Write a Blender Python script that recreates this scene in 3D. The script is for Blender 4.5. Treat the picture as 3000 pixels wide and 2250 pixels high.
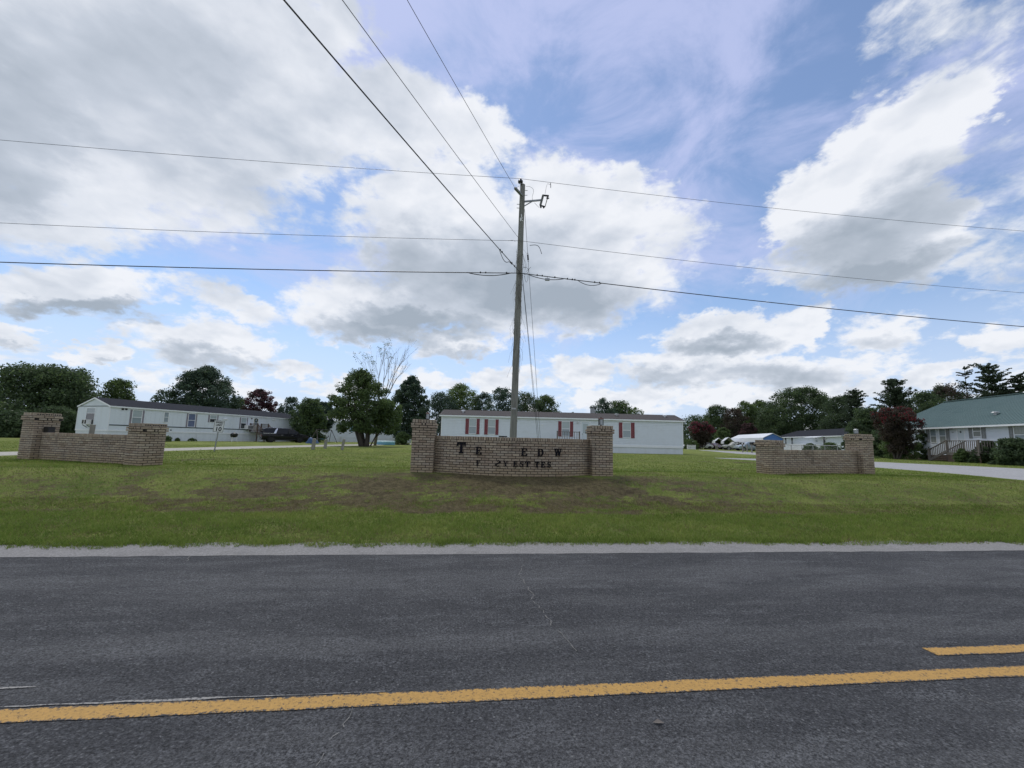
import bpy, bmesh, math, random
import numpy as np
from mathutils import Vector, Matrix, Euler
from mathutils import noise as mnoise

for o in list(bpy.data.objects):
    bpy.data.objects.remove(o, do_unlink=True)
scene = bpy.context.scene
COL = scene.collection
rad = math.radians

# ------------------------------------------------------------------ camera
EYE = 1.55                      # eye height above the road, metres
FOC = 1180.0                    # focal length in pixels of a 3000 px wide picture
PITCH = math.atan(135 / FOC)
ROLL = rad(1.4)
cam_data = bpy.data.cameras.new("camera")
cam = bpy.data.objects.new("camera", cam_data)
COL.objects.link(cam)
cam_data.sensor_width = 36.0
cam_data.lens = 36.0 * FOC / 3000
cam_data.shift_y = 0.01
cam_data.clip_start = 0.05
cam_data.clip_end = 5000
CAM_ROT = Matrix.Rotation(math.pi / 2 + PITCH, 3, 'X') @ Matrix.Rotation(ROLL, 3, 'Z')
cam.matrix_world = Matrix.Translation((0, 0, EYE)) @ CAM_ROT.to_4x4()
scene.camera = cam


def ray(px, py):
    return CAM_ROT @ Vector(((px - 1500) / FOC, -(py - 1155) / FOC, -1))


def at(px, py, depth):
    """The point seen in photograph pixel (px, py) that stands depth metres ahead."""
    d = ray(px, py)
    return Vector((0, 0, EYE)) + d * (depth / d.y)


def ground(px, py, z=0.6):
    d = ray(px, py)
    return Vector((0, 0, EYE)) + d * ((z - EYE) / d.z)


def on_wall(px, py, a, b):
    """(distance along the wall a-b, height) of the wall point seen in a pixel."""
    d = ray(px, py)
    ex, ey = b[0] - a[0], b[1] - a[1]
    L = math.hypot(ex, ey)
    ex, ey = ex / L, ey / L
    nx, ny = -ey, ex
    t = (nx * a[0] + ny * a[1]) / (nx * d.x + ny * d.y)
    return (d.x * t - a[0]) * ex + (d.y * t - a[1]) * ey, EYE + d.z * t


# ------------------------------------------------------------------ node helper
class Tree:
    def __init__(self, nt):
        self.nt = nt
        nt.nodes.clear()

    def node(self, kind, **kw):
        n = self.nt.nodes.new(kind)
        for k, v in kw.items():
            setattr(n, k, v)
        return n

    def put(self, sock, v):
        if isinstance(v, bpy.types.NodeSocket):
            self.nt.links.new(v, sock)
        elif v is not None:
            if sock.type == 'RGBA' and len(v) == 3:
                v = (*v, 1)
            sock.default_value = v

    def m(self, op, a, b=None, c=None, clamp=False):
        n = self.node('ShaderNodeMath', operation=op, use_clamp=clamp)
        for i, v in enumerate((a, b, c)):
            if v is not None:
                self.put(n.inputs[i], v)
        return n.outputs[0]

    def v(self, op, a, b=None, c=None):
        n = self.node('ShaderNodeVectorMath', operation=op)
        self.put(n.inputs[0], a)
        if b is not None:
            self.put(n.inputs['Scale' if op == 'SCALE' else 1], b)
        if c is not None:
            self.put(n.inputs[2], c)
        return n.outputs['Value' if op in ('DOT_PRODUCT', 'LENGTH') else 'Vector']

    def noise(self, vec, scale, detail=4, rough=.5, dist=0.0, out=0):
        n = self.node('ShaderNodeTexNoise')
        self.put(n.inputs['Vector'], vec)
        self.put(n.inputs['Scale'], scale)
        self.put(n.inputs['Detail'], detail)
        self.put(n.inputs['Roughness'], rough)
        self.put(n.inputs['Distortion'], dist)
        return n.outputs[out]

    def smooth(self, x, lo, hi, a=0.0, b=1.0):
        n = self.node('ShaderNodeMapRange', interpolation_type='SMOOTHSTEP')
        for i, v in enumerate((x, lo, hi, a, b)):
            self.put(n.inputs[i], v)
        return n.outputs[0]

    def lin(self, x, lo, hi, a=0.0, b=1.0):
        n = self.node('ShaderNodeMapRange')
        for i, v in enumerate((x, lo, hi, a, b)):
            self.put(n.inputs[i], v)
        return n.outputs[0]

    def mix(self, f, a, b, blend='MIX'):
        n = self.node('ShaderNodeMix', data_type='RGBA', blend_type=blend)
        self.put(n.inputs['Factor'], f)
        self.put(n.inputs[6], a)
        self.put(n.inputs[7], b)
        return n.outputs[2]

    def xyz(self, x, y, z):
        n = self.node('ShaderNodeCombineXYZ')
        for i, v in enumerate((x, y, z)):
            self.put(n.inputs[i], v)
        return n.outputs[0]

    def sep(self, v):
        n = self.node('ShaderNodeSeparateXYZ')
        self.put(n.inputs[0], v)
        return n.outputs


# ------------------------------------------------------------------ sky and light
SUN_EL, SUN_AZ = rad(58), rad(-28)      # azimuth measured from straight ahead (+Y) towards +X
SKY_STRENGTH = 0.135


def azel(px, py):
    d = ray(px, py)
    return math.degrees(math.atan2(d.x, d.y)), math.degrees(math.atan2(d.z, math.hypot(d.x, d.y)))


# cumulus that stand over the place: (centre x, y, half width, half height, turn, weight) as seen in the photograph
CLOUDS = [
    (300, 230, 800, 440, 0, 1.5), (900, 70, 190, 190, 0, .9), (760, 350, 420, 260, 10, 1.0), (1150, 335, 240, 150, 22, 1.0),
    (1390, 400, 150, 100, 15, .9), (200, 600, 520, 160, 5, .85), (620, 590, 300, 120, 10, .42), (1010, 470, 260, 80, 0, .25),
    (1270, 610, 270, 150, -10, 1.1), (1740, 620, 320, 130, 12, 1.1), (1500, 770, 480, 200, 5, 1.2),
    (1350, 900, 330, 90, 8, .9), (1700, 890, 140, 90, 0, .8),
    (2610, 455, 340, 150, -38, 1.25), (2800, 320, 135, 100, -10, 1.2), (2420, 660, 200, 170, 0, 1.4), (2570, 700, 330, 150, -14, 1.5),
    (2340, 790, 150, 80, 0, .7), (2980, 660, 130, 170, 0, .15),
    (2740, 70, 180, 110, -35, .2),
    (2150, 985, 270, 75, -4, 1.2), (2360, 950, 110, 70, -25, 1.2), (2010, 1010, 110, 60, -20, 1.0), (2060, 1085, 300, 60, 0, 1.0), (2300, 1095, 270, 60, 0, .9),
    (2600, 965, 150, 62, 0, .7), (2930, 1000, 130, 75, -10, .9), (2740, 1105, 130, 34, -8, .8), (2560, 1060, 170, 35, 0, .5),
    (250, 865, 330, 80, 4, 1.0), (50, 990, 100, 48, 8, .9), (300, 1032, 95, 36, 0, .9), (620, 1015, 200, 75, 8, .8), (720, 900, 150, 45, 15, .6),
    (430, 960, 160, 35, 5, .35),
    (1070, 925, 230, 95, 8, 1.0), (1320, 1010, 140, 60, -5, .9), (1680, 1085, 110, 50, 0, .9), (1480, 1120, 120, 40, 0, .8),
    (1250, 1120, 120, 28, 0, .7), (1000, 1130, 110, 30, 0, .7), (1850, 1165, 200, 40, 0, .9), (2130, 1170, 220, 40, 0, .9), (850, 1090, 90, 26, 0, .6),
    (2450, 1150, 200, 40, 0, .8), (560, 1120, 160, 25, 0, .4),
]
SHADE = [
    (560, 300, 950, 640, 0, .2), (40, 330, 380, 360, 0, .68), (430, 200, 520, 220, 10, .5), (600, 420, 460, 140, 8, .4), (60, 560, 260, 90, 0, .5), (700, 560, 250, 70, 10, .3),
    (1520, 840, 420, 150, 3, .6), (1560, 860, 330, 105, 3, 1.15), (1250, 950, 230, 55, 8, 1.0), (1180, 770, 170, 120, 0, .7), (1420, 790, 260, 90, 0, .7), (1720, 900, 160, 80, 0, .8), (1560, 720, 220, 80, 0, .35),
    (2540, 800, 350, 85, -12, 1.3), (2480, 730, 330, 110, -10, .8), (2720, 600, 260, 120, -35, .6), (2950, 760, 160, 110, 0, .35),
    (250, 915, 350, 45, 4, 1.1), (620, 1052, 190, 36, 6, .7), (1110, 985, 210, 42, 8, .85), (2110, 1015, 190, 36, -5, .75), (2600, 995, 140, 30, 0, .5),
    (2270, 1100, 240, 40, 0, .45), (2000, 1110, 200, 30, 0, .4), (40, 1020, 90, 18, 5, .5), (300, 1055, 80, 14, 0, .5), (1330, 1045, 110, 24, 0, .5),
]


def build_world():
    w = bpy.data.worlds.new("World")
    scene.world = w
    w.use_nodes = True
    T = Tree(w.node_tree)
    out = T.node('ShaderNodeOutputWorld')
    D = T.node('ShaderNodeTexCoord').outputs['Generated']
    dx, dy, dz = T.sep(D)
    az = T.m('MULTIPLY', T.m('ARCTAN2', dx, dy), 57.29578)
    el = T.m('MULTIPLY', T.m('ARCSINE', dz), 57.29578)
    # wisps and lumps push the outlines about
    Dn = T.v('MULTIPLY', D, (1, 1, 1.7))
    warp = T.v('SUBTRACT', T.noise(Dn, 5.0, 6, .55, out=1), (.5, .5, .5))
    wx, wy, _ = T.sep(warp)
    damp = T.lin(el, 0, 30, .3, 1.0)
    fine = T.v('SUBTRACT', T.noise(T.v('MULTIPLY', D, (1, 1, 1.9)), 19.0, 5, .6, out=1), (.5, .5, .5))
    fx, fy, _ = T.sep(fine)
    azw = T.m('MULTIPLY_ADD', fx, 8.0, T.m('MULTIPLY_ADD', T.m('MULTIPLY', wx, damp), 13.0, az))
    elw = T.m('MULTIPLY_ADD', fy, 4.5, T.m('MULTIPLY_ADD', T.m('MULTIPLY', wy, damp), 8.0, el))
    q = T.xyz(azw, elw, 1.0)

    def field(blobs, k):
        acc = None
        for cx, cy, rx, ry, ang, wt in blobs:
            a = rad(ang)
            c = np.array(azel(cx, cy))
            ex = np.array(azel(cx + rx * .3 * math.cos(a), cy + rx * .3 * math.sin(a))) - c
            ey = np.array(azel(cx - ry * .3 * math.sin(a), cy + ry * .3 * math.cos(a))) - c
            B = np.linalg.inv(np.stack([ex / .3, ey / .3], axis=1))
            o = -B @ c
            d1 = T.v('DOT_PRODUCT', q, (B[0, 0], B[0, 1], o[0]))
            d2 = T.v('DOT_PRODUCT', q, (B[1, 0], B[1, 1], o[1]))
            dd = T.m('MULTIPLY_ADD', d1, d1, T.m('MULTIPLY', d2, d2))
            f = T.m('MULTIPLY_ADD', dd, -wt, wt)
            acc = f if acc is None else T.m('SMOOTH_MAX', acc, f, k)
        return T.m('MAXIMUM', acc, -1.0)

    cover = field(CLOUDS, .25)
    shade = field(SHADE, .3)
    lumps = T.noise(Dn, 7.0, 9, .58, .25)
    big = T.noise(Dn, 2.1, 5, .5)
    # beyond the part of the sky in view the cover goes on in the same broken way
    beyond = T.m('MAXIMUM', T.smooth(T.m('ABSOLUTE', az), 50, 70), T.smooth(el, 42, 56))
    free = T.m('MULTIPLY_ADD', T.m('SUBTRACT', big, .44), 5.0, 0.0)
    cover = T.m('MAXIMUM', cover, T.m('MULTIPLY_ADD', T.m('SUBTRACT', 1.0, beyond), -2.0, free))
    puffs = T.noise(Dn, 24.0, 7, .6, .3)
    near_rim = T.smooth(el, 3, 22, 1, 0)
    F = T.m('MULTIPLY_ADD', T.m('SUBTRACT', lumps, .5), 1.7, cover)
    F = T.m('MULTIPLY_ADD', T.m('MULTIPLY', T.m('SUBTRACT', puffs, .5), T.m('MULTIPLY_ADD', near_rim, .5, .5)), 2.4, F)
    # scattered far cumulus along the horizon
    far = T.m('MULTIPLY_ADD', T.m('SUBTRACT', T.noise(T.v('MULTIPLY', D, (1, 1, 3.2)), 9.0, 7, .6, .2), .56), 5.0, 0.0)
    F = T.m('MAXIMUM', F, T.m('SUBTRACT', far, T.smooth(el, 6, 14, 0, 1.5)))
    alpha = T.m('MULTIPLY', T.smooth(F, -.28, .5), .97)
    # veil of high thin cloud
    vv = T.v('MULTIPLY', D, (1.4, 1.0, 2.6))
    veil = T.smooth(T.noise(vv, 2.6, 7, .62, .6), .36, .64, .1, .95)
    veil = T.m('MULTIPLY', veil, T.lin(el, 4, 30, .55, .8))
    low = T.smooth(el, 0, 22, .92, 0)
    veil = T.m('MAXIMUM', veil, low)
    # cloud brightness: sunlit lumps on top, grey undersides
    soft = T.noise(Dn, 5.2, 3.0, .42, .2)
    soft_up = T.noise(T.v('ADD', Dn, (-.016, .0, .045)), 5.2, 3.0, .42, .2)
    relief = T.m('MULTIPLY_ADD', T.m('SUBTRACT', soft, soft_up), 1.1, T.m('MULTIPLY', T.m('SUBTRACT', soft, .5), .6))
    puffs_s = T.noise(Dn, 22.0, 3, .5, .3)
    puffs_up = T.noise(T.v('ADD', Dn, (-.004, .0, .014)), 22.0, 3, .5, .3)
    relief = T.m('MULTIPLY_ADD', T.m('MULTIPLY', T.m('SUBTRACT', puffs_s, puffs_up), T.m('MULTIPLY_ADD', near_rim, .55, .3)), .9, relief)
    g = T.m('ADD', T.smooth(T.m('MULTIPLY_ADD', T.m('SUBTRACT', big, .5), 1.0, shade), -.42, 1.3),
            T.m('MULTIPLY', beyond, .3))
    edge = T.smooth(F, .1, 1.3, 0, .1)
    g = T.m('SUBTRACT', T.m('ADD', g, edge), T.m('MULTIPLY', relief, .95), clamp=True)
    cr = T.node('ShaderNodeValToRGB')
    T.put(cr.inputs[0], g)
    e = cr.color_ramp.elements
    e[0].position, e[0].color = 0.0, (.83, .85, .895, 1)
    e[1].position, e[1].color = 1.0, (.35, .405, .475, 1)
    for pos, c in ((.2, (.71, .745, .81)), (.5, (.53, .58, .66))):
        x = e.new(pos)
        x.color = (*c, 1)
    sky = T.node('ShaderNodeTexSky', sky_type='NISHITA', sun_disc=False)
    sky.sun_elevation, sky.sun_rotation = SUN_EL, SUN_AZ
    sky.air_density, sky.dust_density, sky.ozone_density = 1.0, .15, 2.5
    b_sky = T.node('ShaderNodeBackground')
    T.put(b_sky.inputs[0], sky.outputs[0])
    b_sky.inputs[1].default_value = SKY_STRENGTH
    b_veil = T.node('ShaderNodeBackground')
    T.put(b_veil.inputs[0], T.mix(T.smooth(el, 3, 26), (.56, .66, .86), (.53, .58, .85)))
    b_cloud = T.node('ShaderNodeBackground')
    T.put(b_cloud.inputs[0], cr.outputs[0])
    m1 = T.node('ShaderNodeMixShader')
    T.put(m1.inputs[0], veil)
    T.put(m1.inputs[1], b_sky.outputs[0])
    T.put(m1.inputs[2], b_veil.outputs[0])
    m2 = T.node('ShaderNodeMixShader')
    T.put(m2.inputs[0], alpha)
    T.put(m2.inputs[1], m1.outputs[0])
    T.put(m2.inputs[2], b_cloud.outputs[0])
    T.put(out.inputs[0], m2.outputs[0])
    w.cycles.sampling_method = 'MANUAL'
    w.cycles.sample_map_resolution = 1024


build_world()
sun_data = bpy.data.lights.new("sun", 'SUN')
sun_data.energy = 1.5
sun_data.angle = rad(10)
sun_data.color = (1, .96, .9)
sun = bpy.data.objects.new("sun", sun_data)
COL.objects.link(sun)
sun.rotation_euler = Vector((math.sin(SUN_AZ) * math.cos(SUN_EL), math.cos(SUN_AZ) * math.cos(SUN_EL), math.sin(SUN_EL))).to_track_quat('Z', 'Y').to_euler()
vs = scene.view_settings
vs.view_transform, vs.look, vs.exposure, vs.gamma = 'Standard', 'None', 0.1, 1.0
vs.use_curve_mapping = False
scene.cycles.max_bounces = 6
scene.cycles.transparent_max_bounces = 12


# ------------------------------------------------------------------ materials
def new_mat(name):
    m = bpy.data.materials.new(name)
    m.use_nodes = True
    T = Tree(m.node_tree)
    out = T.node('ShaderNodeOutputMaterial')
    b = T.node('ShaderNodeBsdfPrincipled')
    T.nt.links.new(b.outputs[0], out.inputs[0])
    return m, T, b


def mat(name, col, rough=.6, var=.12, scale=6.0, bump=0.0, metal=0.0, dirt=None, dirt_amt=.0, spec=.4, stretch=(1, 1, 1), coat=0.0):
    """Plain material: base colour with fine variation, optional grime and relief."""
    m, T, b = new_mat(name)
    P = T.v('MULTIPLY', T.node('ShaderNodeTexCoord').outputs['Object'], stretch)
    n = T.noise(P, scale, 6, .6)
    k = T.lin(n, .25, .75, 1 - var, 1 + var)
    c = T.mix(1.0, (*col, 1), T.xyz(k, k, k), 'MULTIPLY')
    if dirt:
        d = T.smooth(T.noise(P, scale * .35, 7, .65, .4), .5, .78, 0, dirt_amt)
        c = T.mix(d, c, (*dirt, 1))
    T.put(b.inputs['Base Color'], c)
    b.inputs['Roughness'].default_value = rough
    b.inputs['Metallic'].default_value = metal
    b.inputs['Specular IOR Level'].default_value = spec
    if coat:
        b.inputs['Coat Weight'].default_value = coat
        b.inputs['Coat Roughness'].default_value = .08
    if bump:
        bn = T.node('ShaderNodeBump')
        bn.inputs['Strength'].default_value = bump
        bn.inputs['Distance'].default_value = .01
        T.put(bn.inputs['Height'], T.noise(P, scale * 5, 5, .6))
        T.nt.links.new(bn.outputs[0], b.inputs['Normal'])
    return m


def leaf_mat(name, dark, light, trans=.5):
    """Foliage: colour from the tint of each leaf."""
    m = bpy.data.materials.new(name)
    m.use_nodes = True
    T = Tree(m.node_tree)
    out = T.node('ShaderNodeOutputMaterial')
    a = T.node('ShaderNodeAttribute', attribute_name='tint')
    c = T.mix(a.outputs['Fac'], (*dark, 1), (*light, 1))
    b = T.node('ShaderNodeBsdfPrincipled')
    T.put(b.inputs['Base Color'], c)
    b.inputs['Roughness'].default_value = .55
    b.inputs['Specular IOR Level'].default_value = .25
    tr = T.node('ShaderNodeBsdfTranslucent')
    T.put(tr.inputs[0], c)
    mx = T.node('ShaderNodeMixShader')
    mx.inputs[0].default_value = trans
    T.nt.links.new(b.outputs[0], mx.inputs[1])
    T.nt.links.new(tr.outputs[0], mx.inputs[2])
    T.nt.links.new(mx.outputs[0], out.inputs[0])
    return m


M = {}
M['white_siding'] = mat('white_siding', (.68, .725, .78), .5, .04, 3, .1, dirt=(.5, .5, .47), dirt_amt=.25)
M['pale_panel'] = mat('pale_panel', (.69, .74, .80), .5, .04, 2, .05, dirt=(.45, .48, .46), dirt_amt=.3, stretch=(1, 1, .25))
M['white_trim'] = mat('white_trim', (.8, .82, .85), .45, .03, 4, dirt=(.5, .5, .46), dirt_amt=.2)
M['skirting'] = mat('skirting', (.68, .72, .76), .5, .05, 2, dirt=(.42, .41, .34), dirt_amt=.45, stretch=(1, 1, .4))
M['roof_shingle'] = mat('roof_shingle', (.094, .086, .085), .95, .4, 9, .5, dirt=(.05, .045, .045), dirt_amt=.6, spec=.08, stretch=(1, 2.5, 2.5))
M['roof_dark'] = mat('roof_dark', (.034, .037, .046), .95, .15, 3, .4, dirt=(.05, .05, .055), dirt_amt=.5, spec=.06)
M['roof_green'] = mat('roof_green', (.105, .162, .157), .5, .06, 2, dirt=(.06, .11, .11), dirt_amt=.5, spec=.25)
M['roof_white'] = mat('roof_white', (.74, .76, .8), .4, .05, 3, dirt=(.5, .5, .5), dirt_amt=.3)
M['red_shutter'] = mat('red_shutter', (.2, .035, .045), .6, .1, 8)
M['grey_shutter'] = mat('grey_shutter', (.24, .25, .25), .7, .15, 8)
M['mauve_shutter'] = mat('mauve_shutter', (.26, .235, .27), .7, .1, 8)
M['door_white'] = mat('door_white', (.62, .68, .72), .45, .04, 3)
M['door_cream'] = mat('door_cream', (.6, .6, .52), .5, .05, 3)
M['stripe'] = mat('stripe', (.05, .07, .08), .6, .1, 5)
M['blue_gable'] = mat('blue_gable', (.08, .19, .48), .5, .06, 3)
M['weathered_wood'] = mat('weathered_wood', (.16, .14, .125), .85, .25, 6, .4, dirt=(.07, .06, .05), dirt_amt=.5)
M['brown_wood'] = mat('brown_wood', (.11, .075, .06), .8, .25, 6, .4, dirt=(.05, .04, .03), dirt_amt=.5)
M['grey_wood'] = mat('grey_wood', (.25, .24, .21), .85, .25, 8, .4, dirt=(.1, .1, .08), dirt_amt=.6, stretch=(1, 1, .3))
M['pole_wood'] = mat('pole_wood', (.215, .215, .195), .9, .28, 9, .8, dirt=(.08, .075, .07), dirt_amt=.75, stretch=(2.2, 2.2, .16))
M['bark'] = mat('bark', (.07, .06, .05), .95, .3, 6, .8, stretch=(1, 1, .35))
M['pale_bark'] = mat('pale_bark', (.2, .18, .155), .95, .25, 6, .6, stretch=(1, 1, .35))
M['metal'] = mat('metal', (.3, .31, .32), .45, .1, 12, metal=.8)
M['galvanised'] = mat('galvanised', (.42, .43, .44), .5, .1, 10, metal=.6)
M['black_metal'] = mat('black_metal', (.02, .02, .022), .5, .2, 10)
M['wire'] = mat('wire', (.035, .037, .045), .5, .1, 10)
M['porcelain_dark'] = mat('porcelain_dark', (.04, .04, .06), .2, .1, 10, spec=.6)
M['porcelain_grey'] = mat('porcelain_grey', (.2, .21, .23), .25, .1, 10, spec=.6)
M['letter_black'] = mat('letter_black', (.006, .006, .011), .65, .3, 10, dirt=(.02, .02, .025), dirt_amt=.4, spec=.15)
M['white_paint'] = mat('white_paint', (.8, .8, .8), .5, .05, 8)
M['sign_white'] = mat('sign_white', (.62, .64, .65), .35, .03, 8)
M['rubber'] = mat('rubber', (.012, .012, .013), .85, .1, 20)
M['rim_dark'] = mat('rim_dark', (.04, .04, .045), .35, .1, 10, metal=.7)
M['rim_bright'] = mat('rim_bright', (.5, .5, .52), .3, .1, 10, metal=.8)
M['paint_black'] = mat('paint_black', (.006, .006, .010), .25, .1, 2, spec=.3, coat=.15)
M['paint_white'] = mat('paint_white', (.7, .71, .72), .3, .03, 2, coat=.4)
M['paint_silver'] = mat('paint_silver', (.36, .42, .48), .3, .04, 2, metal=.35, coat=.4)
M['paint_tan'] = mat('paint_tan', (.5, .5, .47), .35, .04, 2, coat=.4)
M['paint_maroon'] = mat('paint_maroon', (.09, .05, .06), .3, .04, 2, coat=.4)
M['chrome'] = mat('chrome', (.6, .61, .63), .2, .05, 10, metal=.9)
M['car_glass'] = mat('car_glass', (.006, .007, .009), .05, .05, 2, spec=.35)
M['pane_blind'] = mat('pane_blind', (.4, .46, .48), .12, .06, 3, spec=.6, stretch=(.3, .3, 14))
M['pane_grey'] = mat('pane_grey', (.3, .35, .385), .1, .08, 2, spec=.6)
M['pane_dark'] = mat('pane_dark', (.035, .04, .045), .06, .2, 3, spec=.8)
M['pane_blue'] = mat('pane_blue', (.14, .17, .28), .08, .15, 3, spec=.7)
M['pane_curtain'] = mat('pane_curtain', (.3, .32, .3), .12, .25, 6, spec=.6, stretch=(4, 4, .3))
M['red_light'] = mat('red_light', (.2, .01, .012), .2, .1, 5, spec=.7)
M['clear_light'] = mat('clear_light', (.55, .58, .6), .1, .1, 5, spec=.8)
M['plate'] = mat('plate', (.6, .62, .64), .4, .1, 20)
M['pool_blue'] = mat('pool_blue', (.16, .38, .48), .35, .08, 3)
M['pool_light'] = mat('pool_light', (.5, .7, .72), .35, .08, 3)
M['blue_tarp'] = mat('blue_tarp', (.03, .075, .17), .55, .2, 5)
M['black_enamel'] = mat('black_enamel', (.012, .013, .013), .35, .1, 5)
M['red_wreath'] = mat('wreath_green', (.03, .045, .03), .8, .3, 20)
M['lantern_glass'] = mat('lantern_glass', (.34, .38, .39), .1, .25, 14, spec=.7)
M['rust'] = mat('rust', (.1, .045, .035), .8, .3, 14)
M['crack_fill'] = mat('crack_fill', (.2, .195, .185), .95, .3, 30)

LEAF = {
    'dark': leaf_mat('leaf_dark', (0.049, 0.080, 0.043), (0.112, 0.162, 0.072)),
    'mid': leaf_mat('leaf_mid', (0.067, 0.110, 0.043), (0.151, 0.213, 0.072)),
    'light': leaf_mat('leaf_light', (0.080, 0.131, 0.049), (0.179, 0.241, 0.078)),
    'blue': leaf_mat('leaf_blue', (0.045, 0.078, 0.058), (0.101, 0.148, 0.101)),
    'cedar': leaf_mat('leaf_cedar', (0.041, 0.065, 0.039), (0.085, 0.119, 0.065)),
    'purple': leaf_mat('leaf_purple', (0.058, 0.043, 0.046), (0.168, 0.062, 0.081)),
    'bronze': leaf_mat('leaf_bronze', (0.046, 0.042, 0.032), (0.101, 0.074, 0.056)),
    'pink': leaf_mat('blossom_pink', (.13, .02, .04), (.36, .05, .10)),
    'red': leaf_mat('blossom_red', (.12, .012, .02), (.34, .03, .05)),
}


# ------------------------------------------------------------------ mesh helpers
class MB:
    def __init__(self):
        self.v, self.f, self.mi = [], [], []

    def add(self, verts, faces, mi=0):
        o = len(self.v)
        self.v.extend([tuple(p) for p in verts])
        self.f.extend([tuple(i + o for i in f) for f in faces])
        self.mi.extend([mi] * len(faces))
        return self

    def hexa(self, p, mi=0):
        """8 corners: bottom ring of four, then the top ring."""
        return self.add(p, [(3, 2, 1, 0), (4, 5, 6, 7), (0, 1, 5, 4), (1, 2, 6, 5), (2, 3, 7, 6), (3, 0, 4, 7)], mi)

    def box(self, x0, y0, z0, x1, y1, z1, mi=0, mt=None):
        p = [(x0, y0, z0), (x1, y0, z0), (x1, y1, z0), (x0, y1, z0), (x0, y0, z1), (x1, y0, z1), (x1, y1, z1), (x0, y1, z1)]
        if mt is not None:
            p = [mt @ Vector(q) for q in p]
        return self.hexa(p, mi)

    def bar(self, a, b, w, h, mi=0, up=(0, 0, 1)):
        """Beam of section w x h from a to b."""
        a, b = Vector(a), Vector(b)
        d = (b - a).normalized()
        s = d.cross(Vector(up))
        if s.length < 1e-4:
            s = Vector((1, 0, 0))
        s = s.normalized() * (w / 2)
        u = s.cross(d).normalized() * (h / 2)
        return self.hexa([a - s - u, a + s - u, a + s + u, a - s + u, b - s - u, b + s - u, b + s + u, b - s + u], mi)

    def tube(self, pts, radii, n=8, mi=0, cap=True):
        pts = [Vector(p) for p in pts]
        if not hasattr(radii, '__len__'):
            radii = [radii] * len(pts)
        o = len(self.v)
        ref = None
        for i, p in enumerate(pts):
            d = (pts[min(i + 1, len(pts) - 1)] - pts[max(i - 1, 0)])
            d = d.normalized() if d.length > 1e-9 else Vector((0, 0, 1))
            if ref is None:
                ref = d.orthogonal().normalized()
            ref = (ref - d * ref.dot(d))
            ref = ref.normalized() if ref.length > 1e-6 else d.orthogonal().normalized()
            b = d.cross(ref)
            for k in range(n):
                a = 2 * math.pi * k / n
                self.v.append(tuple(p + (ref * math.cos(a) + b * math.sin(a)) * radii[i]))
        for i in range(len(pts) - 1):
            for k in range(n):
                k2 = (k + 1) % n
                self.f.append((o + i * n + k, o + i * n + k2, o + (i + 1) * n + k2, o + (i + 1) * n + k))
                self.mi.append(mi)
        if cap:
            self.f.append(tuple(o + k for k in range(n))[::-1])
            e = o + (len(pts) - 1) * n
            self.f.append(tuple(e + k for k in range(n)))
            self.mi.extend([mi, mi])
        return self

    def lathe(self, prof, centre=(0, 0, 0), n=16, mi=0, axis='Z'):
        """Profile of (radius, height) pairs turned about an axis."""
        o = len(self.v)
        c = Vector(centre)
        for r_, h in prof:
            for k in range(n):
                a = 2 * math.pi * k / n
                q = (r_ * math.cos(a), r_ * math.sin(a), h)
                if axis == 'Y':
                    q = (q[0], q[2], q[1])
                elif axis == 'X':
                    q = (q[2], q[0], q[1])
                self.v.append(tuple(c + Vector(q)))
        for i in range(len(prof) - 1):
            for k in range(n):
                k2 = (k + 1) % n
                self.f.append((o + i * n + k, o + i * n + k2, o + (i + 1) * n + k2, o + (i + 1) * n + k))
                self.mi.append(mi)
        self.f.append(tuple(o + k for k in range(n))[::-1])
        e = o + (len(prof) - 1) * n
        self.f.append(tuple(e + k for k in range(n)))
        self.mi.extend([mi, mi])
        return self

    def prism(self, poly, h0, h1, plane='XZ', mi=0):
        """Outline extruded from h0 to h1 across its plane."""
        def q(a, b, h):
            return (a, h, b) if plane == 'XZ' else ((h, a, b) if plane == 'YZ' else (a, b, h))
        n = len(poly)
        vs = [q(a, b, h0) for a, b in poly] + [q(a, b, h1) for a, b in poly]
        fs = [tuple(range(n)), tuple(range(2 * n - 1, n - 1, -1))]
        for i in range(n):
            j = (i + 1) % n
            fs.append((i, i + n, j + n, j))
        return self.add(vs, fs, mi)

    def mesh(self, name, mats, smooth=False):
        me = bpy.data.meshes.new(name)
        me.from_pydata(self.v, [], self.f)
        mats = mats if isinstance(mats, (list, tuple)) else [mats]
        for x in mats:
            me.materials.append(x)
        if len(mats) > 1:
            me.polygons.foreach_set('material_index', self.mi)
        bm = bmesh.new()
        bm.from_mesh(me)
        bmesh.ops.recalc_face_normals(bm, faces=bm.faces)
        bm.to_mesh(me)
        bm.free()
        if smooth:
            me.polygons.foreach_set('use_smooth', [True] * len(me.polygons))
        return me

    def build(self, name, mats, parent=None, smooth=False, label=None, kind=None):
        o = bpy.data.objects.new(name, self.mesh(name, mats, smooth))
        COL.objects.link(o)
        if parent is not None:
            o.parent = parent
        if label:
            o['label'] = label
        if kind:
            o['kind'] = kind
        return o


def tag(o, label=None, cat=None, group=None, kind=None):
    for k, v in (('label', label), ('category', cat), ('group', group), ('kind', kind)):
        if v:
            o[k] = v
    return o


def thing(name, label, cat, loc, rotz=0.0, group=None):
    o = bpy.data.objects.new(name, None)
    COL.objects.link(o)
    o.location = loc
    o.rotation_euler = (0, 0, rotz)
    o.empty_display_size = .2
    return tag(o, label, cat, group)


def copy_tree(o, parent=None, root=None):
    c = o.copy()
    COL.objects.link(c)
    if parent is not None:
        c.parent = parent
    for ch in list(o.children):
        copy_tree(ch, c)
    return c


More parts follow.
